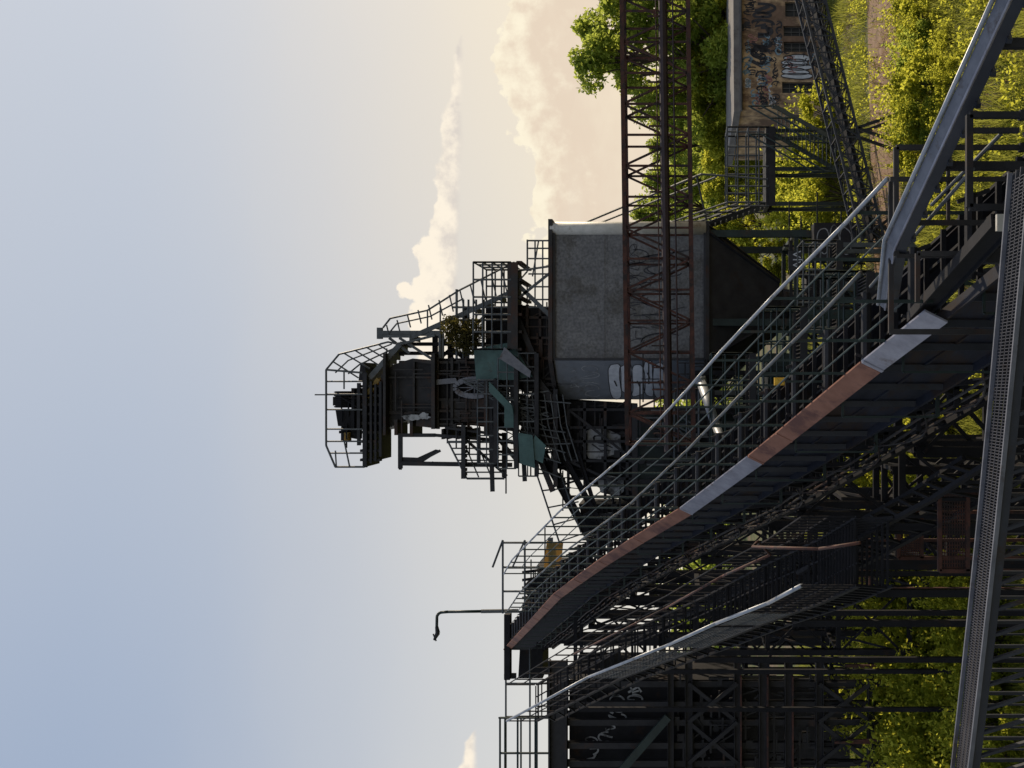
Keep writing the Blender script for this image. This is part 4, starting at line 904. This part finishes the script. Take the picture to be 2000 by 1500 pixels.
for (x0,x1,y0,y1,D_) in ((1610,1700,1055,1150,17),(1835,1890,965,1115,13),(1755,1800,1000,1090,15)):
    m=MB(); 
    for t_ in np.linspace(0,1,22): m.beam(S(x0,y0+(y1-y0)*t_,D_),S(x1,y0+(y1-y0)*t_,D_),.01,.01,V((0,1,0)))
    for t_ in np.linspace(0,1,12): m.beam(S(x0+(x1-x0)*t_,y0,D_),S(x0+(x1-x0)*t_,y1,D_),.01,.01)
    for a,b in (((x0,y0),(x0,y1)),((x0,y1),(x1,y1)),((x1,y1),(x1,y0)),((x1,y0),(x0,y0))): m.beam(S(*a,D_),S(*b,D_),.05,.05)
    for y in (y0,y1): p_=S(x1,y,D_); m.beam(p_,V((p_.x,p_.y,0)),.05,.05)
    part("mesh_panel",MG,m,M['rust'])
# inclined tail frame between the bridges: open beams only
TF=thing("tail_frame","open dark crossed steel tail frame below the walkway","steel frame",(-2.5,15,0)); m=MB()
tf=[S(1560,1120,15),S(1700,1040,14),S(1820,975,13),S(1930,905,12)]
for o2 in (V((0,0,0)),V((0,0,-.7)),V((0,1.0,0)),V((0,1.,-.7))):
    for a,b in zip(tf[:-1],tf[1:]): m.beam(a+o2,b+o2,.06,.07)
for k in range(3):
    for j in range(4):
        p0=tf[k].lerp(tf[k+1],j/4); p1=tf[k].lerp(tf[k+1],(j+1)/4)
        for o2 in (V((0,0,0)),V((0,1,0))): m.beam(p0+o2,p0+o2-V((0,0,.7)),.04,.04); m.beam(p0+o2-V((0,0,.7)),p1+o2,.035,.035)
        m.beam(p0,p0+V((0,1,0)),.04,.05)
part("frame",TF,m,M['black']); m=MB()
for a in tf: m.beam(a-V((0,0,.7)),V((a.x,a.y,0)),.07,.07); m.beam(a+V((0,1,-.7)),V((a.x,a.y+1,0)),.07,.07)
part("support_leg",TF,m,M['black'])
# ---------------------------------------------------------------- foreground cross walkway
FW=thing("grating_walkway","close grey steel grating walkway with angle edges and truss below","walkway",(0,7,0))
def fw(X_,off=0,dz=0): return V((X_,7.18-.30*X_+.012*X_*X_+off,5.3+dz))
xs=np.arange(-4.6,1.5,.4); WD=.42
for o_ in (0,-WD):
    m=MB()
    for a,b in zip(xs[:-1],xs[1:]): m.beam(fw(a,o_,.02),fw(b,o_,.02),.022,.03)
    part("edge_angle",FW,m,M['edge'])
m=MB()
for X_ in np.arange(-4.6,1.35,.022): m.beam(fw(X_,-.03,0),fw(X_,-WD+.03,0),.005,.02)
for o_ in (-.09,-.18,-.27,-.35):
    for a,b in zip(xs[:-1],xs[1:]): m.beam(fw(a,o_,.0),fw(b,o_,.0),.012,.02)
part("grating",FW,m,M['grate'])
m=MB()
for a,b in zip(xs[:-1],xs[1:]):
    for o_ in (-.02,-WD+.02): m.beam(fw(a,o_,-.03),fw(b,o_,-.03),.02,.06); m.beam(fw(a,o_,-.62),fw(b,o_,-.62),.035,.035)
    for k in (0,.5): c_=a+(b-a)*k; m.beam(fw(c_,-.02,-.06),fw(c_,-.02,-.62),.025,.025); m.beam(fw(c_,-WD+.02,-.06),fw(c_+(b-a)/2,-WD+.02,-.62),.025,.025); m.beam(fw(c_,-.02,-.62),fw(c_,-WD+.02,-.62),.02,.02)
    for k in (.25,.75): c_=a+(b-a)*k; m.beam(fw(c_,-.02,-.06),fw(c_,-.02,-.62),.014,.014)
part("lower_truss",FW,m,M['blue'])
m=MB()
for X_ in (-4.2,1.2): 
    for o_ in (-.05,-WD+.05): m.beam((X_,fw(X_,o_).y,0),fw(X_,o_,-.62),.12,.12)
part("support_leg",FW,m,M['dark'])
# ---------------------------------------------------------------- foreground channel beam and frame
CH=thing("channel_guide","slim pale grey steel channel beam with rolled edge","steel beam",(1.7,8,0))
a=S(1975,-40,7.2);b=S(1738,478,9.2);c_=S(1722,600,10.2)
m=MB(); d=(b-a).normalized(); s_=V((d.y,-d.x,0)).normalized()
for p0,p1,w0,w1 in ((a,b,.045,.05),(b,c_,.05,.03)):
    P_=[p0+s_*w0+V((0,0,.02)),p1+s_*w1+V((0,0,.02)),p1-s_*w1-V((0,0,.03)),p0-s_*w0-V((0,0,.03))]; m.loft(P_,[x_-V((0,0,.012)) for x_ in P_])
part("channel",CH,m,M['edge'])
m=MB(); m.pipe([a+s_*.06+V((0,0,.04)),b+s_*.06+V((0,0,.04)),c_+s_*.04+V((0,0,.03))],.02,10); part("rolled_edge",CH,m,M['galv'],smooth=True)
m=MB(); m.pipe([a-s_*.055-V((0,0,.035)),b-s_*.055-V((0,0,.035)),c_-s_*.035-V((0,0,.03))],.012,8); part("rolled_edge",CH,m,M['coverg'],smooth=True)
m=MB()
for p0,p1 in ((a,b),(b,c_)): P_=[p0-s_*.06-V((0,0,.05)),p1-s_*.06-V((0,0,.05)),p1-s_*.07-V((0,0,.14)),p0-s_*.07-V((0,0,.14))]; m.loft(P_,[x_+s_*.015 for x_ in P_])
for i in range(9): p_=a.lerp(b,(i+.5)/9)-V((0,0,.15)); m.beam(p_-s_*.1,p_+s_*.1,.04,.04)
part("web",CH,m,M['blue'])
m=MB()
for t_ in (.2,.65): p_=a.lerp(b,t_); m.beam(V((p_.x,p_.y,0)),p_-V((0,0,.1)),.07,.07)
part("support_leg",CH,m,M['dark'])
PF=thing("pipe_frame","dark rusty square-tube guard frame along the conveyor","guard frame",(1.5,8.8,0))
def fp(m,lst,w_=.07,dd=8.6):
    for p0,p1 in zip(lst[:-1],lst[1:]): m.beam(S(*p0,dd),S(*p1,dd),w_,w_,V((0,1,0)))
m=MB(); fp(m,[(1990,288),(1750,288),(1750,500)],.045,9.2); fp(m,[(1995,350),(1738,350)],.04,9.2); fp(m,[(1738,648),(1960,648)],.05,9.4); fp(m,[(1740,352),(1740,650)],.045,9.4)
fp(m,[(1970,435),(1765,435)],.045,9.2); fp(m,[(1900,495),(1792,495),(1792,590)],.04,8.9); fp(m,[(1852,288),(1852,435)],.03,9.2); fp(m,[(1990,500),(1750,500)],.035,9.2)
part("tube_frame",PF,m,M['mid'])
m=MB(); fp(m,[(1990,405),(1893,405),(1893,225),(1990,225)],.05,7.9); fp(m,[(1893,255),(1990,255)],.04,7.9); part("tube_frame",PF,m,M['dark'])
m=MB()
for (x,y) in ((1990,288),(1970,435),(1960,648),(1990,350)): p_=S(x,y,9.2); m.beam(V((p_.x,p_.y,0)),p_,.07,.07)
for (x,y) in ((1990,405),(1990,225)): p_=S(x,y,7.9); m.beam(V((p_.x,p_.y,0)),p_,.07,.07)
part("support_leg",PF,m,M['dark'])
for q_ in ((S(1955,262,8.2),S(1820,400,9.5)),(S(1900,330,8.2),S(1700,560,11))): m=MB(); m.tube(*q_,.018,7); part("pipe",PF,m,M['galvd'])
NG=thing("near_girder","dark deep girder with pale gusset beside the bridge foot","girder",(1,8,0))
m=MB(); m.ibeam(S(1962,430,7.6),S(1790,620,10.5),.1,.2); part("girder",NG,m,M['black'])
m=MB(); p_=S(1958,435,7.4); m.box(p_,(.12,.04,.09)); part("gusset_plate",NG,m,M['rim'])
m=MB(); p_=S(1962,430,7.6).lerp(S(1790,620,10.5),.3); m.beam(V((p_.x,p_.y,0)),p_-V((0,0,.1)),.12,.12); part("support_leg",NG,m,M['dark'])
m=MB(); m.tube(S(1368,742,33),S(1398,830,31.5),.15,14); m.tube(S(1398,830,31.5),S(1420,890,30.5),.13,14); m.tube(S(1366,738,33),S(1370,748,33),.2,14); solo("chute_pipe",m,M['galv'],"pale grey slanted chute pipe between the steel frames","pipe",tuple(S(1398,830,31.5)),smooth=True)
EQ=thing("drive_station","dark green drive station with stacked housings and pipework","machinery",(-1,36,0))
m=MB(); m.slab([(1240,800),(1240,990),(1480,960),(1700,900),(1850,900),(1850,690),(1500,690),(1500,790)],37,3); part("housing",EQ,m,M['green'])
m=MB()
for y in (800,830,865,900,940): m.beam(S(1240,y,36.8),S(1850,y-8,36.8),.16,.16,V((0,1,0)))
for x in (1240,1300,1380,1450,1540,1600): m.beam(S(x,790,36.7),S(x,980,36.7),.12,.2)
for x,y in ((1250,800),(1390,830),(1460,800)): m.beam(S(x,y,36.6),S(x+80,y+110,36.6),.1,.12)
greeble(m,1245,1600,700,970,36.7,140,33,1.2)
part("frame",EQ,m,M['dark'])
m=MB()
for i in range(18):
    x=1240+random.uniform(0,300); y=800+random.uniform(0,120); m.pipe([S(x,y,36.4),S(x+random.uniform(20,90),y,36.4),S(x+90,y+random.uniform(20,60),36.4)],.035,6)
part("pipe",EQ,m,M['galvd'])
